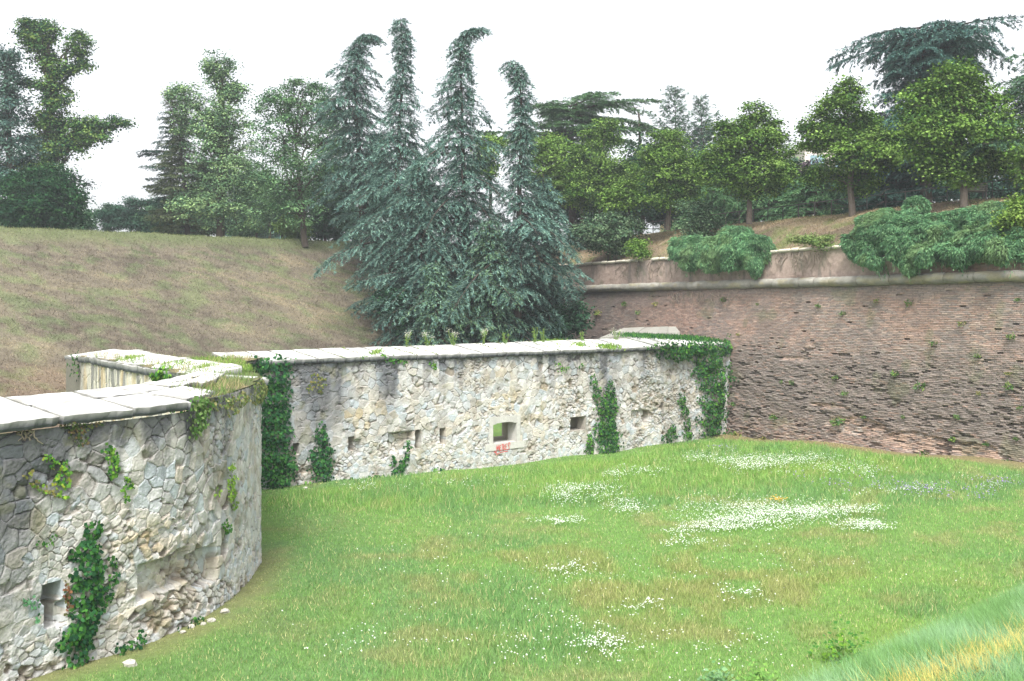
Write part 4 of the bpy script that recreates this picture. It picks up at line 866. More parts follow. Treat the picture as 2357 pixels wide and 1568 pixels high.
conifer('cedar', 'young cedar low at the foot of the bank in front of the row', trunk([(1010, 790), (1008, 740), (1004, 640), (1002, 600)], 57, .9),
        profile([(0, 1.3, 1.8), (.4, 1.8, 2.0), (.7, 1.4, 1.5), (1, .3, .3)]), 8, 50, GC_ + BC, r0=.16, droop=.5, group=gcd)
conifer('cedar', 'dark cedar filling the gap behind the two leftmost of the row', trunk([(870, 560), (868, 400), (866, 300)], 76, 11),
        profile([(0, 1.6, 3), (.5, 2.2, 3), (1, .4, .4)]), 9, 60, BC, r0=.24, droop=.45, group=gcd)
# flat topped cedar behind
flatp = profile([(0, 2, 2), (.55, 3.0, 3.4), (.62, 1.2, 2.0), (.72, 5.0, 3.0), (.80, 5.4, 5.6), (.86, 2.4, 4.6), (.94, 4.6, 5.0), (1, 4.2, 4.0)])
conifer('cedar', 'flat topped light green cedar between the drooping row and the lime trees', trunk([(1318, 480), (1316, 400), (1318, 300), (1322, 232)], 82, 12.2), flatp, 10, 80, [srgb(96, 130, 92), srgb(80, 114, 82), srgb(112, 146, 98)], r0=.4, droop=.10, up=.06, hang=.15, t0=.5, tuft=.34, twig=.26)
# umbrella shaped cedar at the right
conifer('cedar', 'large umbrella shaped blue cedar towering over the lime trees at the right', trunk([(2132, 460), (2128, 330), (2118, 200), (2112, 120), (2112, 62)], 62, 12.2),
        profile([(0, 2, 2), (.28, 4.0, 2.6), (.40, 4.2, 2.4), (.55, 3.6, 2.4), (.66, 3.8, 1.2), (.72, 2.4, .8), (.80, 3.0, 3.4), (.88, 3.2, 4.2), (.95, 3.8, 4.8), (1, 2.8, 3.6)]), 11, 190, [srgb(84, 118, 112), srgb(66, 96, 94), srgb(98, 134, 120)], r0=.42, droop=.24, up=.10, t0=.25, hang=.5, tuft=.32, twig=.30)
conifer('cedar', 'cedar cut by the right picture edge with long low branches', trunk([(2440, 470), (2438, 330), (2436, 200), (2436, 120)], 50, 12.2),
        profile([(0, 3, 3), (.1, 4, 3), (.5, 4.4, 3), (.8, 3.6, 3), (1, 1.5, 1.5)]), 12, 80, [srgb(84, 118, 92), srgb(68, 100, 82), srgb(104, 138, 98)], r0=.36, droop=.16, up=.12, t0=.08, hang=.35, tuft=.30)

# lime trees on the rampart
LM = [srgb(56, 86, 46), srgb(84, 116, 52), srgb(106, 138, 64), srgb(126, 156, 80)]
glm = 'lime trees along the rampart fence'
limes = [
 ('pointed yellow green lime tree at the left end of the rampart row', (1382, 500), 72, [(1392, 292, 16, 18), (1385, 322, 32, 24), (1372, 356, 50, 28), (1390, 395, 58, 30), (1380, 435, 64, 30), (1395, 465, 60, 24), (1340, 400, 28, 30), (1425, 430, 30, 28)], (1390, 300)),
 ('compact dark lime tree, second from the left in the rampart row', (1537, 516), 66, [(1545, 316, 26, 16), (1545, 345, 48, 24), (1520, 365, 36, 26), (1560, 385, 56, 28), (1530, 410, 50, 30), (1560, 440, 54, 28), (1530, 462, 44, 22), (1590, 400, 30, 26)], (1545, 330)),
 ('open crowned lime tree with a right arm, middle of the rampart row', (1724, 500), 60, [(1738, 256, 28, 18), (1740, 285, 40, 22), (1690, 300, 36, 22), (1730, 320, 60, 24), (1665, 350, 30, 28), (1720, 360, 66, 26), (1795, 315, 28, 20), (1785, 352, 40, 20), (1730, 400, 70, 26), (1660, 410, 34, 24), (1790, 400, 40, 20), (1740, 432, 60, 18), (1630, 380, 22, 20)], (1735, 300)),
 ('pointed lime tree left of the umbrella cedar, fourth in the rampart row', (1962, 482), 54, [(1942, 212, 26, 20), (1950, 245, 44, 24), (1905, 280, 34, 22), (1965, 285, 52, 26), (1880, 318, 28, 20), (1950, 325, 66, 26), (2010, 330, 40, 28), (1960, 365, 70, 26), (2020, 375, 40, 24), (1935, 400, 54, 22), (1985, 415, 46, 18), (1870, 288, 16, 14)], (1950, 260)),
 ('largest lime tree with a broad dense crown, at the right end of the rampart row', (2218, 458), 48, [(2215, 160, 34, 26), (2170, 195, 44, 24), (2235, 205, 50, 30), (2125, 235, 44, 30), (2190, 250, 70, 34), (2270, 260, 52, 34), (2110, 290, 44, 30), (2180, 305, 74, 34), (2265, 320, 66, 32), (2320, 300, 36, 26), (2140, 345, 54, 28), (2220, 365, 74, 28), (2290, 370, 50, 24), (2190, 395, 60, 20)], (2215, 220))]
for k, (lab, b, Yd, sp_, tt) in enumerate(limes):
    broadleaf('lime_tree', lab, b, Yd, sp_, .14, 3.4, LM, 60 + k, trunk_r=.19, trunk_top=tt, group=glm, bark=srgb(96, 88, 80))
broadleaf('lime_tree', 'yellow green lime tree half hidden behind the right cedar of the row', (1262, 480), 76, [(1262, 330, 34, 20), (1272, 365, 44, 28), (1250, 405, 44, 30), (1290, 430, 40, 28)], .17, 2.6, LM[1:], 70, group=glm)
broadleaf('lime_tree', 'small yellow green tree low between the first two lime trees', (1450, 490), 68, [(1440, 450, 28, 22), (1460, 462, 26, 18), (1420, 465, 24, 18)], .15, 3, LM[1:], 71, trunk_r=.1)
broadleaf('lime_tree', 'yellow green foliage seen between the hooked and the bent cedars', (1130, 480), 78, [(1125, 325, 24, 14), (1135, 345, 26, 20), (1120, 375, 24, 26)], .17, 2.6, LM[1:], 72, trunk_r=.15)
broadleaf('lime_tree', 'light green tree cut by the right picture edge below the cedar', (2375, 450), 46, [(2355, 385, 22, 26), (2370, 350, 24, 26), (2380, 410, 24, 20)], .14, 3, LM[1:], 73, trunk_r=.12)
# left park trees
BLG = [srgb(84, 116, 104), srgb(100, 130, 112), srgb(72, 100, 94)]
broadleaf('willow', 'grey green feathery tree cut by the left picture edge', (30, 525), 74, [(5, 130, 30, 28), (20, 180, 36, 34), (20, 240, 44, 40), (10, 300, 50, 40), (25, 360, 60, 50), (20, 430, 60, 50), (30, 490, 64, 40)], .17, 2.3, BLG + [srgb(58, 84, 72)], 80, trunk_r=.3, trunk_top=(15, 200), hole=.2)
IV = [srgb(50, 86, 56), srgb(72, 110, 64), srgb(98, 134, 72), srgb(44, 76, 56)]
broadleaf('ivy_clad_tree', 'tall ivy clad tree with a long arm to the right, at the left picture edge', (112, 525), 76, [(92, 85, 40, 34), (72, 78, 22, 24), (112, 70, 22, 22), (172, 105, 24, 28), (180, 140, 20, 26), (140, 160, 34, 24), (95, 130, 34, 26), (125, 200, 36, 34), (78, 188, 22, 16), (125, 245, 34, 34), (100, 285, 36, 34),
   (150, 290, 44, 34), (200, 290, 34, 26), (238, 292, 34, 20), (268, 288, 20, 16), (220, 322, 34, 16), (110, 335, 46, 36), (165, 340, 36, 24), (90, 385, 56, 40)], .17, 2.6, IV[1:] + [srgb(118, 142, 76)], 81, trunk_r=.42, trunk_top=(112, 130), lump=.9, hole=.22)
broadleaf('yew', 'dense dark evergreen bush under the tall ivy clad tree', (110, 525), 72, [(105, 420, 66, 44), (140, 450, 48, 40), (90, 480, 70, 40), (150, 490, 46, 32), (120, 505, 66, 22), (60, 440, 50, 44)], .17, 3.4, [srgb(34, 66, 46), srgb(44, 80, 50), srgb(56, 92, 54)], 82, trunk_r=.3)
broadleaf('pine', 'small dark flat pine low on the ridge between the left trees', (300, 533), 95, [(318, 470, 22, 9), (300, 486, 34, 9), (325, 495, 22, 8), (280, 500, 28, 9), (305, 512, 40, 10), (270, 518, 24, 9), (338, 515, 20, 14)], .17, 2.6, [srgb(52, 82, 68), srgb(64, 96, 76)], 83, trunk_r=.12, trunk_top=(312, 480))
broadleaf('small_tree', 'thin sparse sapling left of the small dark pine', (248, 530), 95, [(246, 486, 12, 10), (240, 500, 12, 10), (250, 516, 12, 12)], .16, 1.6, [srgb(84, 112, 88), srgb(70, 98, 78)], 84, trunk_r=.06)
conifer('cypress', 'tiny pointed cypress on the ridge right of the ivy clad tree', trunk([(214, 532), (214, 520), (212, 508)], 95, 12), profile([(0, .9, .9), (.6, .5, .5), (1, .1, .1)]), 85, 26, [srgb(62, 92, 78)], r0=.06, tuft=.25, droop=.1)
conifer('dark_conifer', 'dark ragged conifer behind the brownish one, left of the tall poplar', trunk([(395, 540), (392, 420), (398, 300), (400, 260)], 88, 12), profile([(0, 2.0, 1.5), (.4, 1.9, 1.5), (.75, 1.7, 1.2), (1, .6, .6)]), 86, 90, [srgb(48, 78, 66), srgb(60, 92, 76)], r0=.2, droop=.1, up=.1, hang=.2, tuft=.34)
conifer('brown_conifer', 'brownish green thuja with a thin see through top, left of the tall poplar', trunk([(432, 545), (424, 420), (408, 260), (402, 205)], 82, 12), profile([(0, 2.4, 2.6), (.25, 2.8, 2.6), (.45, 2.2, 2.4), (.62, 1.3, 1.6), (.7, .6, .8), (.85, .8, .8), (1, .4, .4)]), 87, 150, [srgb(92, 106, 74), srgb(80, 96, 68), srgb(106, 116, 84)], r0=.22, droop=.18, up=.22, hang=.25, tuft=.32)
PO = [srgb(106, 140, 102), srgb(126, 158, 110), srgb(90, 122, 92), srgb(144, 170, 116)]
broadleaf('poplar', 'tall slender poplar with a dark trunk, left of centre on the ridge', (507, 547), 80, [(498, 140, 24, 22), (520, 158, 16, 14), (488, 175, 14, 24), (512, 195, 26, 24), (535, 222, 22, 22), (505, 240, 34, 26), (528, 268, 30, 26), (440, 232, 34, 28), (462, 262, 34, 26), (440, 290, 28, 22), (490, 292, 40, 26), (540, 305, 36, 24), (478, 335, 44, 28), (548, 345, 40, 28), (510, 370, 56, 30), (470, 400, 48, 34), (555, 400, 44, 34), (520, 440, 66, 34), (480, 480, 56, 36), (560, 490, 50, 34)],
   .16, 1.9, PO, 88, trunk_r=.36, trunk_top=(510, 170), hole=.32, lump=1.1)
broadleaf('robinia', 'airy robinia with a crooked dark trunk, left of the drooping cedars', (703, 556), 76, [(655, 215, 34, 20), (690, 205, 24, 14), (722, 218, 26, 20), (640, 250, 40, 28), (700, 255, 50, 30), (758, 255, 40, 30), (640, 300, 44, 34), (710, 310, 56, 34), (770, 310, 40, 34), (640, 355, 44, 32), (700, 370, 60, 32), (760, 380, 40, 34), (660, 415, 60, 30), (720, 440, 56, 34), (640, 450, 34, 26), (690, 480, 50, 30)],
   .15, 1.7, [srgb(92, 128, 88), srgb(108, 142, 96), srgb(78, 112, 82)], 89, trunk_r=.26, trunk_top=(680, 330), hole=.35, lump=1.1)
broadleaf('bush', 'yellow green bush behind the crooked robinia trunk', (670, 556), 80, [(672, 505, 20, 22), (665, 530, 18, 20), (680, 525, 22, 24)], .16, 2.4, [srgb(122, 148, 84), srgb(104, 132, 76)], 90, trunk_r=.06)
broadleaf('background_tree', 'dark tree under the poplar and robinia, by the ridge', (750, 556), 84, [(745, 440, 34, 40), (750, 500, 34, 44), (775, 470, 30, 40), (790, 520, 26, 36), (725, 530, 30, 26)], .18, 2.2, [srgb(58, 88, 66), srgb(70, 102, 72)], 91, trunk_r=.15)
# pale trees far behind the ridge
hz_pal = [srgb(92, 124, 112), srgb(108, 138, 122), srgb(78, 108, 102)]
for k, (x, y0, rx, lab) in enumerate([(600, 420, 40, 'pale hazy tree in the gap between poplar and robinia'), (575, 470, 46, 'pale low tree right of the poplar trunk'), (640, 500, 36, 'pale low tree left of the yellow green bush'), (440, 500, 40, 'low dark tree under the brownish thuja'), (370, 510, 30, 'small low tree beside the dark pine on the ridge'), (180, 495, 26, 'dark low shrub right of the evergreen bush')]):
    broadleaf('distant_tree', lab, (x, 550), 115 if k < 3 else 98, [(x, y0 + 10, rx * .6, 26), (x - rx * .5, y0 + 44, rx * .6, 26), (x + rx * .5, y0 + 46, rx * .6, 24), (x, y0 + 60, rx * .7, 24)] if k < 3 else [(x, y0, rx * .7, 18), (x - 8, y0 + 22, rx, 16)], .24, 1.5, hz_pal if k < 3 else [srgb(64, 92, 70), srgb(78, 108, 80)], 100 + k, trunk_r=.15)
glb = 'dense trees standing behind the left ridge'
lbs = [(372, 505, 34, 34), (400, 470, 40, 40), (450, 500, 44, 40), (480, 440, 44, 44), (540, 500, 44, 44), (590, 500, 40, 46), (620, 440, 40, 40), (650, 500, 44, 44), (690, 440, 44, 40), (740, 470, 44, 50), (780, 400, 36, 50), (800, 500, 36, 50), (575, 410, 34, 40), (140, 505, 44, 30), (40, 505, 50, 30), (185, 508, 20, 20)]
RL = ['low leafy tree right beside the small dark pine on the left ridge', 'leafy tree behind the dark ragged conifer left of the brownish thuja', 'leafy tree filling the gap between brownish thuja and tall poplar, low down', 'taller leafy tree between brownish thuja and tall poplar', 'leafy tree just right of the tall poplar trunk, low down',
 'leafy tree midway between the poplar and robinia trunks, low down', 'taller leafy tree left of the robinia crown', 'low leafy tree left of the crooked robinia trunk', 'leafy tree hidden high behind the robinia crown', 'leafy tree between the robinia trunk and the first cedar', 'tall leafy tree touching the left edge of the first cedar', 'leafy tree at the foot of the first cedar of the row',
 'leafy tree high behind the right side of the poplar crown', 'low leafy bush tree under the ivy clad tree, at its right', 'low leafy tree at the left picture edge under the willow', 'low leafy bush tree at the bare gap right of the ivy clad tree']
for k, (x, y, rx, ry) in enumerate(lbs):
    broadleaf('ridge_tree', RL[k], (x, 548), 90 + (k % 5) * 3, [(x, y - ry * .3, rx * .7, ry * .6), (x - rx * .4, y + ry * .4, rx * .6, ry * .5), (x + rx * .4, y + ry * .35, rx * .6, ry * .5)], .19, 1.1, [[srgb(84, 116, 88), srgb(98, 130, 94)], [srgb(66, 96, 78), srgb(80, 110, 88)], [srgb(96, 128, 96), srgb(112, 144, 102)]][k % 3], 230 + k, trunk_r=.14, group=glb)
# behind the fence on the right
GK = [srgb(86, 122, 96), srgb(70, 106, 86), srgb(104, 138, 104)]
conifer('ginkgo', 'left of two pointed upright trees behind the second lime tree', trunk([(1562, 490), (1556, 330), (1553, 205)], 96, 12.2), profile([(0, 3, 3), (.4, 3.4, 3.2), (.62, 2.8, 2.4), (.8, 1.5, 1.5), (1, .3, .3)]), 110, 110, GK, r0=.22, droop=-.25, up=.55, hang=.05, tuft=.36, twig=.22)
conifer('ginkgo', 'right of two pointed upright trees behind the second lime tree', trunk([(1622, 490), (1616, 330), (1612, 226)], 94, 12.2), profile([(0, 3, 3), (.4, 2.8, 2.8), (.65, 2.2, 2.4), (.8, 1.4, 1.4), (1, .3, .3)]), 111, 100, GK, r0=.22, droop=-.25, up=.5, hang=.05, tuft=.36, twig=.22)
# dead tree
dt = thing('dead_tree', dat(1474, 500, 84), 'thin leafless dead tree with a bent tip between the first two lime trees', 'tree')
m = MB(); r = np.random.default_rng(5); TP = np.array([dat(x, y, 84) for x, y in [(1474, 510), (1474, 420), (1473, 330), (1472, 275), (1468, 255), (1458, 245), (1448, 240)]]); TP[0, 2] = 12; m.tube(TP, [.22, .19, .14, .10, .06, .03, .015], 7, C=srgb(84, 76, 70))
for k in range(26):
    i = r.integers(1, 5); a = TP[i] * (1 - .5) + TP[i + 1] * .5 if i < 5 else TP[i]; e = a + A(r.uniform(-1.1, 1.1), r.uniform(-1, 1), r.uniform(-.5, .7)); m.tube(limb_pts(a, e, .1, 5, .15, r), np.linspace(.03, .008, 5), 4, C=srgb(84, 76, 70))
m.build('trunk', M_BARK, dt)
bgk = [([srgb(56, 88, 66), srgb(70, 104, 72)], .2), ([srgb(74, 112, 66), srgb(92, 130, 70)], .2), ([srgb(48, 74, 64), srgb(60, 90, 74)], .2)]
gbg = 'trees filling the park behind the rampart fence'
bgs = [(x, y, rx * 1.3, ry * 1.25, t) for x, y, rx, ry, t in [(1480, 385, 32, 50, 0), (1440, 440, 40, 30, 2), (1600, 420, 40, 50, 0), (1650, 440, 44, 40, 2), (1700, 450, 44, 30, 1), (1760, 455, 44, 26, 1), (1815, 440, 44, 34, 0), (1800, 470, 50, 18, 1), (1860, 450, 44, 34, 2), (1900, 440, 50, 40, 0), (2040, 410, 50, 40, 2), (2075, 370, 34, 40, 2), (2100, 430, 50, 30, 2), (2160, 420, 50, 30, 0), (2250, 430, 36, 24, 0), (1560, 470, 44, 30, 2), (1430, 475, 50, 24, 0), (1360, 470, 50, 34, 0), (1500, 470, 36, 30, 2), (1810, 400, 34, 34, 0), (1340, 400, 40, 40, 0), (1300, 450, 40, 40, 0), (1480, 430, 30, 40, 2), (2070, 320, 34, 40, 2), (2330, 430, 30, 16, 2), (2000, 455, 60, 18, 2), (1640, 480, 50, 16, 2), (1740, 488, 60, 12, 1)]]
PL = ['dark tree around the dead tree trunk', 'dark low tree left of the dead tree', 'dark tree right behind the second lime tree', 'dark tree between the second and third lime trees', 'light green tree left of the third lime trunk, behind the fence', 'light green low tree right of the third lime trunk', 'green tree in the gap between the third and fourth lime trees', 'low light green hedge tree behind the fence right of the third lime tree',
 'dark tree behind the purple plum', 'dark tree left of the fourth lime trunk', 'dark tree between the fourth lime tree and the umbrella cedar', 'tall dark tree left of the umbrella cedar trunk', 'dark tree behind the umbrella cedar trunk', 'green tree between umbrella cedar trunk and the largest lime', 'green tree behind the bench at the right', 'low dark tree behind the second lime trunk', 'green low tree left of the first lime trunk base', 'green tree at the foot of the first lime tree',
 'low dark tree right of the first lime trunk', 'green tree high in the gap left of the apartment block', 'green tree left of the first lime crown', 'green tree behind the right drooping cedar', 'dark tree right of the first lime crown', 'dark tree high up between fourth lime and umbrella cedar', 'low dark tree at the right edge behind the bench', 'low dark tree by the fence right of the fourth lime trunk', 'low dark tree by the fence left of the third lime trunk', 'low green bush tree by the fence under the third lime']
for k, (x, y, rx, ry, t) in enumerate(bgs):
    broadleaf('park_tree', PL[k], (x, 500 - (x - 1500) * .05), 80 + (k % 4) * 3 - (x - 1400) * .012, [(x, y - ry * .3, rx * .8, ry * .7), (x - rx * .4, y + ry * .4, rx * .7, ry * .6), (x + rx * .4, y + ry * .35, rx * .7, ry * .6)], .21, 1.7, bgk[t][0], 120 + k, trunk_r=.16, group=gbg)
broadleaf('plum_tree', 'dark purple leaved tree behind the fence left of the fourth lime tree', (1868, 470), 76, [(1870, 395, 30, 22), (1860, 420, 34, 22), (1880, 430, 34, 20)], .18, 1.7, [srgb(84, 72, 84), srgb(98, 84, 92), srgb(70, 66, 72)], 150, trunk_r=.14)
for k, (x, yb, Yd, lab) in enumerate([(1880, 470, 68, 'low light green conifer right behind the fence, left of the fourth lime tree'), (1770, 490, 72, 'low light green conifer behind the fence right of the third lime tree'), (1650, 500, 74, 'low conifer behind the fence left of the third lime tree')]):
    conifer('low_conifer', lab, trunk([(x, yb), (x, yb - 60), (x + 6, yb - 95)], Yd, 12.2), profile([(0, 3, 3), (.4, 3, 3), (.8, 1.8, 1.8), (1, .4, .4)]), 160 + k, 46, [srgb(92, 132, 92), srgb(76, 114, 82), srgb(112, 148, 98)], r0=.14, droop=.3, hang=.4, tuft=.3)
conifer('low_conifer', 'dark low spreading conifer under the umbrella cedar by the fence', trunk([(2060, 470), (2062, 420), (2065, 380)], 64, 12.2), profile([(0, 3.4, 3.4), (.4, 3.2, 3.2), (1, .6, .6)]), 165, 50, [srgb(50, 76, 70), srgb(64, 92, 82)], r0=.16, droop=.3, hang=.4, tuft=.3)
# shrubs on the rampart bank
SG = [srgb(98, 126, 92), srgb(84, 112, 84), srgb(116, 140, 104), srgb(70, 98, 74)]
broadleaf('bush', 'large grey green bush left on top of the parapet, below the flat cedar', (1400, 585), 67, [(1405, 510, 44, 18), (1385, 530, 44, 24), (1425, 530, 40, 24), (1400, 558, 54, 22), (1350, 545, 30, 26), (1445, 545, 22, 18)], .15, 3.0, SG, 170, trunk_r=.08)
broadleaf('bush', 'upright grey green shrub rising behind the smaller hanging shrub', (1600, 560), 62, [(1600, 490, 30, 18), (1590, 515, 32, 22), (1618, 505, 26, 18), (1600, 540, 34, 20), (1598, 475, 18, 10)], .13, 2.6, SG, 171, trunk_r=.06, hole=.15)
broadleaf('bush', 'bright yellow green bush at the right picture edge among the hanging shrubs', (2340, 560), 41.5, [(2345, 500, 26, 24), (2338, 530, 22, 24), (2352, 475, 16, 14), (2350, 550, 20, 16)], .11, 3.4, [srgb(112, 142, 66), srgb(128, 154, 74), srgb(94, 126, 58)], 172, trunk_r=.05)
broadleaf('bush', 'small light green weed bush on the bank left of the smaller hanging shrub', (1470, 590), 63, [(1472, 568, 14, 9), (1466, 580, 16, 7)], .12, 2.5, [srgb(128, 160, 76), srgb(104, 140, 64)], 173, trunk_r=.03)
broadleaf('bush', 'low light green weeds on the coping between the two hanging shrubs', (1890, 572), 50, [(1880, 552, 30, 7), (1900, 565, 20, 10), (1835, 550, 24, 5)], .09, 1.2, [srgb(116, 142, 82), srgb(130, 144, 90)], 174, limbs=False)
for k, (lab, b, Yd, sp_) in enumerate([('dark leafy undergrowth on the bank edge left of the cedar row', (900, 780), 60, [(895, 690, 22, 18), (925, 720, 30, 22), (960, 750, 34, 22), (990, 775, 34, 16), (940, 700, 30, 24)]),
   ('dark shrubs under the right cedars against the brick wall', (1300, 770), 61, [(1240, 750, 40, 28), (1300, 740, 28, 30), (1180, 765, 40, 20), (1330, 720, 20, 24)]),
   ('dark shrub mass under the middle cedars', (1060, 775), 63, [(1050, 740, 44, 34), (1110, 720, 40, 40), (1170, 720, 40, 40), (1000, 720, 34, 34), (1230, 700, 40, 40), (1080, 660, 50, 40), (1180, 650, 50, 40)])]):
    broadleaf('undergrowth', lab, b, Yd, sp_, .16, 2.6, [srgb(58, 94, 68), srgb(48, 78, 60), srgb(72, 108, 78)], 180 + k, trunk_r=.06, cat='bushes')

# hanging shrubs
def hanging(label, Yf, spots, seed, pal):
    r = np.random.default_rng(seed); mb = MB(); c0 = None; tw = MB()
    for (x, y, rx, ry, d) in spots:
        Yc = Yf(x) + d; c = dat(x, y, Yc); k = K * Yc / F; R3 = A(rx * k, max(.55, .5 * rx * k * .8), ry * k)
        if c0 is None: c0 = c
        area = 4 * PI * (R3[0] * R3[2] + R3[0] * R3[1] + R3[1] * R3[2]) / 3; n = int(area * 1100)
        d_ = rdir(n, r); P = c + d_ * R3 * r.uniform(.82, 1.06, n)[:, None]; P += (fbm(P[:, 0] * 1.6, P[:, 2] * 1.6, seed, 3) - .5)[:, None] * d_ * .9
        D = nrm(d_ * A(.55, .55, .25) + A(0, 0, -.75) + rdir(n, r) * .35); up_ = (d_[:, 2] > .5); D[up_] = nrm(D[up_] + A(0, 0, .6) + A(-.2, -.3, 0))
        W = nrm(np.cross(D, rdir(n, r))); L = r.uniform(.09, .22, n); cl = fbm(P[:, 0] * 2.4 + P[:, 1], P[:, 2] * 2.4, seed + 1, 3)
        C = np.array(pal)[r.integers(0, len(pal), n)] * (.5 + 1.15 * cl)[:, None]; C = mix(C, srgb(140, 150, 92), ss(.60, .70, fbm(P[:, 0] * 1.1, P[:, 2] * 1.1 + P[:, 1], seed + 4, 3)) * .25)
        mb.kites(P, D, W, L, L * .24, C)
        for _ in range(int(16 * R3[0])):
            dd0 = nrm(A(r.normal(0, .7), -1, r.uniform(-.9, .1))); b0 = c + dd0 * R3 * .95; m_ = int(r.uniform(8, 26)); t = np.linspace(0, 1, m_)[:, None]; ln = r.uniform(.25, .85)
            Ps = b0 + t * A(r.normal(0, .12), -.05, -ln); Dn = nrm(A(0, 0, -1) + rdir(m_, r) * .6); Lx = r.uniform(.07, .15, m_)
            mb.kites(Ps + rdir(m_, r) * .03, Dn, nrm(np.cross(Dn, rdir(m_, r))), Lx, Lx * .26, np.array(pal)[r.integers(0, len(pal), m_)] * r.uniform(.7, 1.15))
        for _ in range(3): tw.tube(limb_pts(c + A(0, .5, -.1), c + rdir(1, r)[0] * R3 * .6, .1, 5, .1, r), np.linspace(.03, .01, 5), 4, C=BARK)
    o = thing('hanging_shrub', c0, label, 'shrub', 'shrubs hanging over the parapet'); mb.build('foliage', M_LEAF, o); tw.build('stems', M_BARK, o)
def wallY(x): 
    k = (x * K - 512) / F; return 44.1 / (k + .587) - .0
HG = [srgb(84, 124, 88), srgb(98, 138, 96), srgb(72, 108, 78), srgb(116, 152, 108)]
hanging('smaller dark green shrub hanging over the parapet like a mop', lambda x: wallY(x) + .8, [(1570, 575, 34, 26, 0), (1610, 575, 40, 34, 0), (1660, 570, 46, 38, 0), (1710, 562, 46, 38, 0), (1745, 568, 36, 34, 0), (1640, 595, 30, 30, -.3), (1690, 598, 24, 26, -.3), (1735, 600, 22, 28, -.3), (1700, 545, 50, 22, 1.2), (1590, 598, 24, 20, -.3)], 200, HG)
hanging('wide dark green shrub mass hanging over the parapet at the right', lambda x: wallY(x) + .7, [(1965, 560, 32, 34, 0), (2010, 545, 44, 40, .4), (2000, 580, 30, 30, -.2), (2060, 540, 46, 40, .6), (2075, 585, 34, 36, -.2), (2120, 555, 44, 40, .2), (2135, 580, 34, 28, -.3), (2180, 560, 44, 40, .2), (2200, 578, 34, 28, -.3), (2240, 555, 42, 40, .2), (2290, 560, 40, 40, .2), (2310, 580, 26, 30, -.3), (2340, 560, 30, 34, .2),
   (2020, 605, 22, 14, -.4), (2085, 612, 18, 20, -.4), (2060, 505, 50, 26, 2.0), (2105, 490, 34, 30, 2.6), (2150, 515, 50, 26, 2.0), (2200, 510, 50, 22, 2.2), (2260, 505, 44, 24, 2.0), (2310, 495, 44, 26, 2.0), (2000, 520, 30, 20, 1.6), (2355, 590, 14, 16, 0), (2100, 530, 60, 26, 1.2), (2180, 532, 60, 26, 1.2), (2260, 530, 60, 26, 1.2), (2320, 528, 46, 26, 1.2), (2040, 520, 44, 24, 1.4)], 201, HG)

# ---------------------------------------------------------------- fence, bench, buildings
fn = thing('metal_fence', dat(1700, 500, 62), 'thin dark metal railing along the rampart ridge behind the lime trees', 'fence')
yl = np.linspace(36, 73, 34); px = ramp_xy(yl, np.full(34, 8.4)); rail = np.c_[px, np.full(34, 12.35 + 1.05)]
for k, dz in enumerate((0, -.5, -.9)):
    m = MB(); m.tube(rail + A(0, 0, dz), .028 if k == 0 else .014, 5, C=srgb(66, 62, 60)); m.build('rail', M_METAL, fn)
for i in range(34):
    m = MB(); 
    m.tube(np.array([rail[i] - A(0, 0, 1.3), rail[i] + A(0, 0, .03)]), .03, 6, C=srgb(62, 58, 56)); m.build('post', M_METAL, fn)
bh = at(976.5, 199, 48.5); bench = thing('bench', bh, 'grey slatted wooden bench seen from behind, right of the largest lime trunk', 'bench')
ang = math.atan2(.862, -.506) * 0
for k in range(4):
    m = MB(); m.box((bh[0], bh[1], bh[2] + .42 + k * .11), (1.15, .03, .08), 0.1, C=srgb(128, 122, 114)); m.build('back_slat', M_WOOD, bench)
m = MB(); m.box((bh[0], bh[1] + .22, bh[2] + .40), (1.15, .4, .04), .1, C=srgb(128, 122, 114)); m.build('seat', M_WOOD, bench)
for sx in (-.48, .48):
    m = MB(); m.box((bh[0] + sx, bh[1] + .03, bh[2] + .2), (.06, .06, .9), .1, C=srgb(84, 80, 78)); m.box((bh[0] + sx, bh[1] + .36, bh[2] + .2), (.06, .06, .38), .1, C=srgb(84, 80, 78)); m.build('leg', M_METAL, bench)

def building(label, x0, x1, ytop, Y, zb, storeys, wall, band, cols_, roof=None):
    a = dat(x0, ytop, Y); b_ = dat(x1, ytop, Y); H = a[2] - zb; w = b_[0] - a[0]; o = thing('apartment_building', (a[0] + w / 2, Y, zb), label, 'building')
    m = MB(); m.box((a[0] + w / 2, Y + 6, zb + H / 2), (w, 12, H), C=wall); m.build('wall', M_PLAIN, o)
    m = MB(); m.box((a[0] + w / 2, Y + 6, zb + H + .15), (w + .8, 12.8, .3), C=band); m.build('roof', M_PLAIN, o)
    sh_ = H / storeys
    for s_ in range(storeys):
        if s_:
            m = MB(); m.box((a[0] + w / 2, Y - .1, zb + s_ * sh_), (w + .1, .25, .22), C=band); m.build('floor_band', M_PLAIN, o)
        for k in range(cols_):
            cx = a[0] + w * (k + .5) / cols_; cz = zb + (s_ + .55) * sh_
            m = MB(); m.box((cx, Y - .03, cz), (w / cols_ * .62, .1, sh_ * .46), C=srgb(214, 212, 206)); f_ = m.build('window', M_PLAIN, o)
            m = MB(); m.box((cx - w / cols_ * .15, Y - .09, cz), (w / cols_ * .27, .05, sh_ * .40), C=srgb(120, 150, 160)); g1 = m.build('pane', M_GLASS, o); g1.parent = f_
            m = MB(); m.box((cx + w / cols_ * .15, Y - .09, cz), (w / cols_ * .27, .05, sh_ * .40), C=srgb(120, 150, 160)); g1 = m.build('pane', M_GLASS, o); g1.parent = f_
building('pale apartment block with a window strip, half hidden behind the fourth lime tree', 1852, 2140, 338, 120, 10, 4, srgb(206, 196, 188), srgb(222, 220, 212), 5)
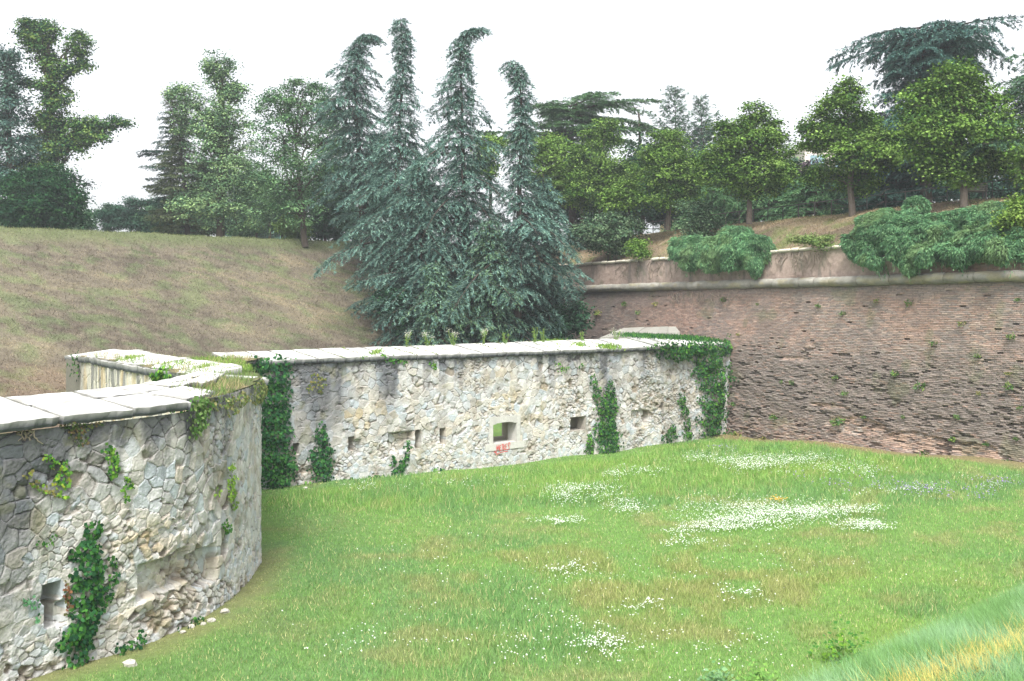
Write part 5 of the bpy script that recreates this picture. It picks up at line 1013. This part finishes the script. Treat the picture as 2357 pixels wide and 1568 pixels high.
building('low pale yellow house glimpsed between the second and third lime trees', 1560, 1740, 462, 100, 10, 3, srgb(214, 196, 150), srgb(190, 150, 130), 5)

# ---------------------------------------------------------------- grass and flowers
def scatter_meadow(n, seed):
    r = np.random.default_rng(seed); out = []
    Yr = 15 + 43 * r.random(n) ** .9; Xr = (r.random(n) * 1.10 - .53) * Yr
    ok = ~inpoly(Xr, Yr, near_poly) & (brick_side(Xr, Yr)) & (far_side(Xr, Yr)); return Xr[ok], Yr[ok], r
near_poly = [tuple(p + n_ * .06) for p, n_ in zip(near_path.P[::12], near_path.N[::12])] + [(-9.5, 39.5), (-40, 60), (-60, 12)]
def brick_side(x, y): return (44.1 - .587 * y - x) * .862 > .05
fa, fb_ = far_path.P[0], far_path.P[-1]
def far_side(x, y):
    yy = np.interp(x, far_path.P[:, 0], far_path.P[:, 1]); return (y < yy - .08) | (x < far_path.P[0, 0])
Xg, Yg, r = scatter_meadow(560000, 5)
pk = r.random(len(Xg)) < np.clip(24 / Yg, .55, 1) ; Xg, Yg = Xg[pk], Yg[pk]
cg, hg = meadow(Xg, Yg); n = len(Xg); print('blades', n)
D = nrm(np.c_[r.normal(0, .42, n), r.normal(0, .42, n), np.ones(n)]); W = nrm(np.c_[r.normal(0, 1, n), r.normal(0, .6, n), np.zeros(n)])
L = hg * r.uniform(.6, 1.35, n); wv = (.010 + .008 * r.random(n)) * (.7 + Yg / 40) * (1 + hg * 1.2)
jit = r.uniform(.75, 1.3, n)[:, None]; cj_ = np.where(r.random(n)[:, None] < .10, srgb(196, 192, 140), cg * 1.15) * jit
mb = MB(); mb.blades(np.c_[Xg, Yg, gz(Xg, Yg) - .01], D, W, L, wv, np.clip(cj_, 0, 1)); tag(mb.build('meadow_grass', M_GRASS), 'green meadow grass covering the ditch floor', 'grass', kind='stuff')
# taller arching tufts near the far wall and here and there
r = np.random.default_rng(55); nt2 = 3600; Yt = 30 + 26 * r.random(nt2) ** .8; Xt = (r.random(nt2) - .45) * 1.0 * Yt
_, ht = meadow(Xt, Yt); okt = ~inpoly(Xt, Yt, near_poly) & brick_side(Xt + .8, Yt) & far_side(Xt, Yt + .6) & (ht > .16 + .12 * r.random(nt2)); Xt, Yt = Xt[okt], Yt[okt]; m_ = len(Xt); kb = 12
Xb = np.repeat(Xt, kb) + r.normal(0, .07, m_ * kb); Yb_ = np.repeat(Yt, kb) + r.normal(0, .07, m_ * kb); n = m_ * kb
tone = np.repeat(r.random(m_), kb)[:, None]; ct_ = (srgb(150, 188, 98) * tone + srgb(112, 156, 84) * (1 - tone)) * r.uniform(.8, 1.2, n)[:, None]
D0 = nrm(np.c_[r.normal(0, .35, n), r.normal(0, .35, n), np.ones(n)]); W0 = nrm(np.cross(D0, rdir(n, r))); L0 = r.uniform(.16, .34, n); P0 = np.c_[Xb, Yb_, gz(Xb, Yb_)]
mb = MB(); mb.kites(P0, D0, W0, L0, np.full(n, .022), ct_); D1 = nrm(D0 * A(1.9, 1.9, .45)); mb.blades(P0 + D0 * L0[:, None] * .8, D1, W0, L0 * .7, np.full(n, .016), ct_ * 1.05)
tag(mb.build('tall_grass', M_GRASS), 'taller arching grass tufts in the back of the meadow', 'grass', kind='stuff')
# short straw on the banks
def straw(name, label, xy, z, cfun, n, hgt, seed, wid=.02):
    r = np.random.default_rng(seed); D = nrm(np.c_[r.normal(0, .9, n), r.normal(0, .5, n) - .2, r.uniform(.15, 1, n)]); W = nrm(np.c_[r.normal(0, 1, n), r.normal(0, .4, n), r.normal(0, .4, n)])
    mb = MB(); mb.blades(np.c_[xy, z], D, W, hgt * r.uniform(.5, 1.4, n), wid * r.uniform(.6, 1.5, n), np.clip(cfun * r.uniform(.5, 1.65, n)[:, None], 0, 1)); return tag(mb.build(name, M_GRASS), label, 'grass', kind='stuff')
r = np.random.default_rng(9); n = 170000
a_ = r.uniform(-12, 38, n); d_ = r.uniform(-.5, 20, n); xyb = bank_xy(a_, d_); cbk = bank_col(xyb[:, 0], xyb[:, 1], d_)
zb_ = bank_z(a_, d_) + (fbm(xyb[:, 0] * .6, xyb[:, 1] * .6, 71, 3) - .5) * .25
straw('dry_grass', 'dry mown grass on the broad left bank', xyb, zb_ - .01, cbk, n, .16, 3, .03)
n = 60000; y_ = r.uniform(37, 74, n); d_ = r.uniform(1.5, 8.5, n); xyr = ramp_xy(y_, d_)
straw('dry_grass', 'sparse dry grass on the bank above the brick parapet', xyr, ramp_z(d_) + (fbm(xyr[:, 0] * .5, xyr[:, 1] * .5, 83, 3) - .5) * .28 - .01, ramp_col(xyr[:, 0], xyr[:, 1], d_), n, .14, 4, .025)
# near bank grass with a yellowed strip
n = 170000; a_ = r.uniform(-3, 14, n); p_ = r.uniform(-.8, 5, n); xyn = nb_xy(a_, p_); zn = nb_z(a_, p_) + (fbm(xyn[:, 0], xyn[:, 1], 91, 3) - .5) * .16
yl_ = fbm(a_ * .9, p_ * 1.6, 95, 3); pc_ = .88 + .07 * a_
yel = np.exp(-((p_ - pc_) / .24) ** 2) * ss(.3, .5, yl_ + .12)
cn = mix(np.broadcast_to(srgb(146, 182, 136), (n, 3)), srgb(122, 162, 100), ss(.4, .6, fbm(a_, p_, 96, 3))); cn = mix(cn, srgb(228, 204, 122), (r.random(n) < yel * .7) * .85)
D = nrm(np.c_[r.normal(-.35, .5, n), r.normal(.1, .5, n), r.uniform(.5, 1, n)]); W = nrm(np.c_[r.normal(0, 1, n), r.normal(0, .5, n), np.zeros(n)])
mb = MB(); mb.blades(np.c_[xyn, zn - .02], D, W, .24 * r.uniform(.4, 1.4, n) * (1 - .3 * yel),   .0065 * r.uniform(.6, 1.5, n), cn * r.uniform(.75, 1.3, n)[:, None])
tag(mb.build('bank_grass', M_GRASS), 'long blue green grass with a yellowed strip on the near bank', 'grass', kind='stuff')
# grass on the wall junction
n = 16000; x_ = r.uniform(-17, -6.6, n); y_ = r.uniform(22, 40, n); k_ = inpoly(x_, y_, top_poly); x_, y_ = x_[k_], y_[k_]; n = len(x_)
D = nrm(np.c_[r.normal(0, .5, n), r.normal(0, .5, n), np.ones(n)]); W = nrm(np.c_[r.normal(0, 1, n), r.normal(0, .5, n), np.zeros(n)])
ctp = mix(np.broadcast_to(srgb(112, 136, 78), (n, 3)), srgb(166, 158, 118), ss(.42, .6, fbm(x_, y_, 402, 3)))
mb = MB(); mb.blades(np.c_[x_, y_, np.full(n, 5.0)], D, W, .34 * r.uniform(.4, 1.4, n), .022 * r.uniform(.6, 1.5, n), ctp * r.uniform(.7, 1.25, n)[:, None])
tag(mb.build('wall_top_grass', M_GRASS), 'tall grass and weeds growing on the junction of the stone walls', 'grass', kind='stuff')

# flowers
def gpoint(x, y):   # picture point on the meadow
    u, v = x * K, y * K; Yq = (HC - .1) * F / (v - VH)
    for _ in range(4):
        Xq = (u - 512) / F * Yq; Yq = (HC - gz(Xq, Yq) - .12) * F / (v - VH)
    return (u - 512) / F * Yq, Yq
patches = [(1800, 1068, 170, 16, 1100), (1720, 1080, 70, 16, 350), (1960, 1085, 120, 14, 250), (1340, 1140, 90, 16, 420), (1440, 1165, 70, 18, 320), (1290, 1150, 40, 14, 150), (1750, 1172, 170, 20, 1300), (1700, 1200, 130, 16, 900), (1880, 1180, 130, 18, 900), (1990, 1208, 60, 12, 420), (1640, 1212, 60, 12, 260), (1290, 1198, 50, 10, 200),
           (1310, 1312, 50, 12, 90), (1600, 1250, 70, 12, 90), (1570, 1225, 60, 14, 120), (1400, 1490, 80, 26, 120), (1360, 1470, 60, 30, 70), (1700, 1370, 70, 20, 70), (1480, 1395, 60, 16, 50), (1620, 1060, 80, 12, 140), (1480, 1090, 60, 12, 120), (1430, 1100, 60, 8, 100), (860, 1130, 60, 10, 60), (1080, 1120, 120, 14, 80), (2050, 1130, 120, 16, 120), (2230, 1120, 120, 20, 80), (1250, 1500, 200, 40, 60), (1650, 1500, 200, 50, 60), (1500, 1350, 500, 150, 180), (1900, 1300, 350, 100, 60), (1100, 1300, 400, 150, 60), (900,1450,400,80,60)]
def flowers(name, label, patches, size, c, seed, hgt=.1, center=None):
    r = np.random.default_rng(seed); mb = MB()
    for (x, y, rx, ry, n) in patches:
        k = max(2, n // 7); gx_ = r.normal(0, .5, k); gy_ = r.normal(0, .5, k); idx = r.integers(0, k, n)
        px_ = x + rx * (gx_[idx] + r.normal(0, .13, n)); py_ = y + ry * (gy_[idx] + r.normal(0, .16, n)); ok = (py_ > 1030) & (px_ < 2500)
        Xf, Yf = gpoint(px_[ok], py_[ok]); m = len(Xf); ok2 = ~inpoly(Xf, Yf, near_poly) & brick_side(Xf, Yf) & far_side(Xf, Yf); Xf, Yf = Xf[ok2], Yf[ok2]; m = len(Xf)
        if not m: continue
        _, hh = meadow(Xf, Yf); Zf = gz(Xf, Yf) + hh * .8 + hgt * r.uniform(.3, 1.2, m)
        nor = nrm(A(0, -.35, 1) + r.normal(0, .35, (m, 3))); a1 = nrm(np.cross(nor, rdir(m, r))); b1 = np.cross(nor, a1); s_ = size * r.uniform(.6, 1.25, m)[:, None]
        P = np.c_[Xf, Yf, Zf]; ring = [P + s_ * (math.cos(t) * a1 + math.sin(t) * b1) for t in np.arange(6) * PI / 3]
        V = np.stack(ring, 1).reshape(-1, 3); base = np.arange(m)[:, None] * 6
        mb.add(V, Q=np.concatenate([base + [0, 1, 2, 3], base + [0, 3, 4, 5]]), C=np.repeat(c * r.uniform(.85, 1.05, m)[:, None], 6, 0))
        # thin stems
        mb.blades(P - A(0, 0, 1) * (hgt + .1), np.tile(A(0, 0, 1.0), (m, 1)), nrm(np.c_[np.ones(m), r.normal(0, .3, m), np.zeros(m)]), np.full(m, hgt + .1), np.full(m, .008), np.tile(srgb(110, 150, 70), (m, 1)))
    return tag(mb.build(name, M_PETAL), label, 'flowers', kind='stuff')
flowers('white_wildflowers', 'white daisy like wildflowers in drifts over the meadow', [(a, b, c_, d, int(n * 1.45)) for a, b, c_, d, n in patches], .017, srgb(214, 222, 208), 7)
flowers('purple_wildflowers', 'small purple flowers scattered in the meadow before the brick wall', [(2150, 1130, 160, 16, 260), (1900, 1110, 150, 20, 90), (2300, 1110, 60, 16, 80), (1650, 1040, 60, 8, 40)], .022, srgb(160, 140, 190), 8)
flowers('orange_wildflowers', 'little patch of orange flowers among the white ones', [(1790, 1152, 26, 3, 70)], .022, srgb(216, 172, 84), 9)
# flower stalks on the far coping
r = np.random.default_rng(77)
SL = ['white headed weed stalk behind the far coping, leftmost of all', 'white headed weed stalk behind the far coping under the middle cedar trunk', 'white headed weed stalk behind the far coping, right of the middle cedar trunk', 'tall leafy green weed stalk behind the far coping before the right cedar', 'low leafy weed stalk behind the far coping left of the stone hood', 'white headed weed stalk nearest the stone hood on the far coping', 'leafy weed stalk right beside the tall green one on the far coping',
 'short white headed weed stalk just right of the leftmost one', 'short green weed stalk right of the three white headed ones']
for k, (x, y, hh, wht) in enumerate([(990, 790, 22, 1), (1100, 785, 22, 1), (1170, 783, 20, 1), (1290, 780, 26, 0), (1400, 795, 14, 0), (1478, 786, 16, 1), (1310, 778, 20, 0), (1040, 790, 14, 1), (1220, 784, 14, 0)]):
    s0, _ = far_path.hit(x * K, 352); b = far_path.pos(A(s0), A(5.3), -1.9)[0]; o = thing('weed_stalk', b, SL[k], 'weed', 'weed stalks along the far coping')
    m = MB(); Hh = hh * K * b[1] / F + .25
    for q_ in range(4):
        e = b + A(r.normal(0, .13), r.normal(0, .1), Hh * r.uniform(.7, 1)); m.tube(limb_pts(b - A(0, 0, .2), e, 0, 5, .06, r), .012, 4, C=srgb(124, 146, 80))
        if wht:
            n = 26; P = e + r.normal(0, .07, (n, 3)); D = rdir(n, r); m.kites(P, D, nrm(np.cross(D, rdir(n, r))), np.full(n, .045), np.full(n, .035), np.tile(srgb(200, 202, 186), (n, 1)))
        n = 16; t = r.random(n)[:, None]; P = b * (1 - t) + e * t; D = nrm(rdir(n, r) + A(0, 0, .3)); m.kites(P, D, nrm(np.cross(D, rdir(n, r))), np.full(n, .14), np.full(n, .035), np.tile(srgb(118, 150, 78), (n, 1)) * r.uniform(.7, 1.2, n)[:, None])
    m.build('stalks', M_GRASS, o)
# grassy joints and ivy on the far coping top
def topgrass(name, label, path, spots, n, hgt, pal, z=5.15, lo=0):
    r = np.random.default_rng(n); mb = MB(); c0 = None
    for (x, y, rx, ry, w) in spots:
        u = x * K; q_, _ = path.hit(u, y * K); Yp = (HC - z) * F / (y * K - VH); c = A((u - 512) / F * Yp, Yp, z); c0 = c if c0 is None else c0; kx = K * Yp / F; ky = ry * K / (y * K - VH) * Yp
        m = int(n * w); P = c + np.c_[r.normal(0, .5, m) * rx * kx, r.normal(0, .5, m) * ky, r.uniform(-.05, .02, m)]; D = nrm(np.c_[r.normal(0, .6, m), r.normal(0, .6, m), np.ones(m)])
        if path is near_path:
            kp_ = inpoly(P[:, 0], P[:, 1], top_poly); P = P[kp_]; D = D[kp_]; m = len(P)
        mb.kites(P, D, nrm(np.cross(D, rdir(m, r))), hgt * r.uniform(.4, 1.3, m), hgt * .22 * r.uniform(.5, 1.5, m), np.array(pal)[r.integers(0, len(pal), m)] * r.uniform(.7, 1.25, m)[:, None])
    o = thing(name, c0, label, 'weeds'); mb.build('leaves', M_LEAF, o)
LG = [srgb(122, 154, 72), srgb(142, 164, 84), srgb(100, 136, 62)]
topgrass('weeds', 'low weeds on the far coping under the tall stalks', far_path, [(1280, 790, 40, 5, 1), (1330, 793, 20, 4, .5), (1400, 800, 24, 4, .4), (870, 812, 6, 6, .1)], 900, .2, LG)
topgrass('ivy_plant', 'low ivy mat lying on top of the far wall at its right end', far_path, [(1470, 773, 44, 5, 1), (1520, 776, 40, 5, 1), (1600, 780, 30, 6, 1), (1560, 778, 30, 5, .7)], 1600, .16, MD + DK, z=5.5)
topgrass('weeds', 'flowering weeds crowding the wall junction beside the massive ivy', near_path, [(520, 840, 40, 8, 1), (560, 850, 24, 8, 1), (470, 832, 60, 8, 1), (440, 815, 50, 6, 1), (400, 812, 40, 6, .7), (330, 822, 24, 6, .5)], 2000, .13, LG, z=5.15)
topgrass('weeds', 'yellow green tall weeds on the rim of the near wall after the last slabs', near_path, [(560, 905, 26, 12, 1), (530, 912, 30, 10, 1), (580, 895, 18, 14, 1), (500, 918, 20, 8, .7), (590, 915, 8, 16, .6)], 1500, .11, [srgb(124, 146, 84), srgb(104, 130, 72), srgb(160, 156, 112), srgb(146, 138, 104)], z=4.95)
for k, lab in enumerate(['leafy lime green sapling at the edge of the near bank', 'dark green leafy weeds at the bottom picture edge', 'greyish leafy weeds left of the bottom edge weeds']):
    x, y, rr_ = [(1940, 1510, .42), (1745, 1572, .26), (1650, 1572, .26)][k]; X_, Y_ = gpoint(x, y); b = A(X_, Y_, gz(X_, Y_)); o = thing('leafy_weed', b, lab, 'weed'); m = MB(); n = 260
    P = b + np.c_[r.normal(0, rr_ * .6, n), r.normal(0, rr_ * .4, n), np.abs(r.normal(0, rr_ * .7, n))]; nor = nrm(A(0, -.3, .8) + rdir(n, r) * .6); D = nrm(np.cross(nor, rdir(n, r))); m.kites(P, D, np.cross(D, nor), r.uniform(.05, .12, n), r.uniform(.04, .09, n), np.array([BR[:1] + MD[:2], [srgb(104, 146, 74), srgb(126, 166, 84)], [srgb(120, 156, 110), srgb(100, 140, 90)]][k])[r.integers(0, 2, n)] * r.uniform(.8, 1.2, n)[:, None])
    m.build('leaves', M_LEAF, o)
    m = MB()
    for _ in range(7): m.tube(limb_pts(b - A(0, 0, .05), b + A(r.normal(0, rr_ * .5), r.normal(0, rr_ * .3), rr_ * r.uniform(.5, 1.2)), 0, 4, .05, r), .008, 4, C=srgb(110, 130, 70))
    m.build('stems', M_GRASS, o)
# fallen stones at the wall feet
for k, (x, y, sz) in enumerate([(517, 1398, .16), (440, 1432, .12), (486, 1418, .13), (300, 1518, .2), (420, 1444, .10), (468, 1425, .09), (1105, 1072, .14), (1010, 1083, .1), (703, 1118, .14), (770, 1130, .1)]):
    X_, Y_ = gpoint(x, y); b = A(X_, Y_, gz(X_, Y_)); o_ = MB(); th = np.linspace(0, 2 * PI, 9)[:-1]; ph = np.linspace(-.5, .5, 6) * PI
    V = np.array([[math.cos(p) * math.cos(t), math.cos(p) * math.sin(t), math.sin(p)] for p in ph for t in th]); sz = sz * .6; V = V * (1 + .5 * (h(np.arange(len(V)), 1, k) - .5))[:, None] * A(1.2, .9, .7) * sz + b + A(0, 0, sz * .3)
    Q = [[i * 8 + j, i * 8 + (j + 1) % 8, (i + 1) * 8 + (j + 1) % 8, (i + 1) * 8 + j] for i in range(5) for j in range(8)]; o_.add(V, Q, C=srgb(176, 172, 162)); tag(o_.build('fallen_stone', M_STONE), 'pale stone fallen in the grass at the foot of the ' + ('near curved wall' if x < 600 else 'long far wall'), 'stone', 'stones fallen from the ' + ('near wall' if x < 600 else 'far wall'))

# joints of the far coping, overgrown
r = np.random.default_rng(321)
slabs_ = [o for o in w_far.children if o.name.startswith('coping_slab')]
mb = MB()
for o_ in slabs_[3:]:
    if r.random() < .75:
        n1_ = 90; nn_ = len(o_.data.vertices) // 3; off_ = A(*w_far.location)
        a = A(*o_.data.vertices[13].co) + off_; b = A(*o_.data.vertices[nn_ - 1].co) + off_; t = r.random(n1_)[:, None] ** r.choice([.6, 1, 1.8]); m_ = int(n1_ * r.uniform(.3, 1)); t = t[:m_]
        P = a * (1 - t) + b * t + r.normal(0, .035, (m_, 3)) * A(1, 1, .2); D = nrm(rdir(m_, r) + A(0, 0, 1.0))
        mb.kites(P, D, nrm(np.cross(D, rdir(m_, r))), r.uniform(.04, .11, m_), r.uniform(.015, .03, m_), np.array(LG + [srgb(150, 140, 100)])[r.integers(0, 4, m_)] * r.uniform(.6, 1.1, m_)[:, None])
tag(mb.build('joint_grass', M_GRASS), 'thin grass growing in the joints between the far coping slabs', 'grass', kind='stuff')
# air
HAZE = .0009
m = bpy.data.materials.new('haze'); m.use_nodes = True; n = m.node_tree; n.nodes.clear()
ho = n.nodes.new('ShaderNodeOutputMaterial'); hv = n.nodes.new('ShaderNodeVolumePrincipled'); hv.inputs['Color'].default_value = (.90, .95, 1, 1); hv.inputs['Density'].default_value = HAZE; hv.inputs['Anisotropy'].default_value = .2
n.links.new(hv.outputs[0], ho.inputs['Volume'])
mb = MB(); mb.box((0, 200, 23), (1500, 1500, 56)); hz = mb.build('haze', m); tag(hz, 'thin pale summer haze in the air', 'haze', kind='stuff')
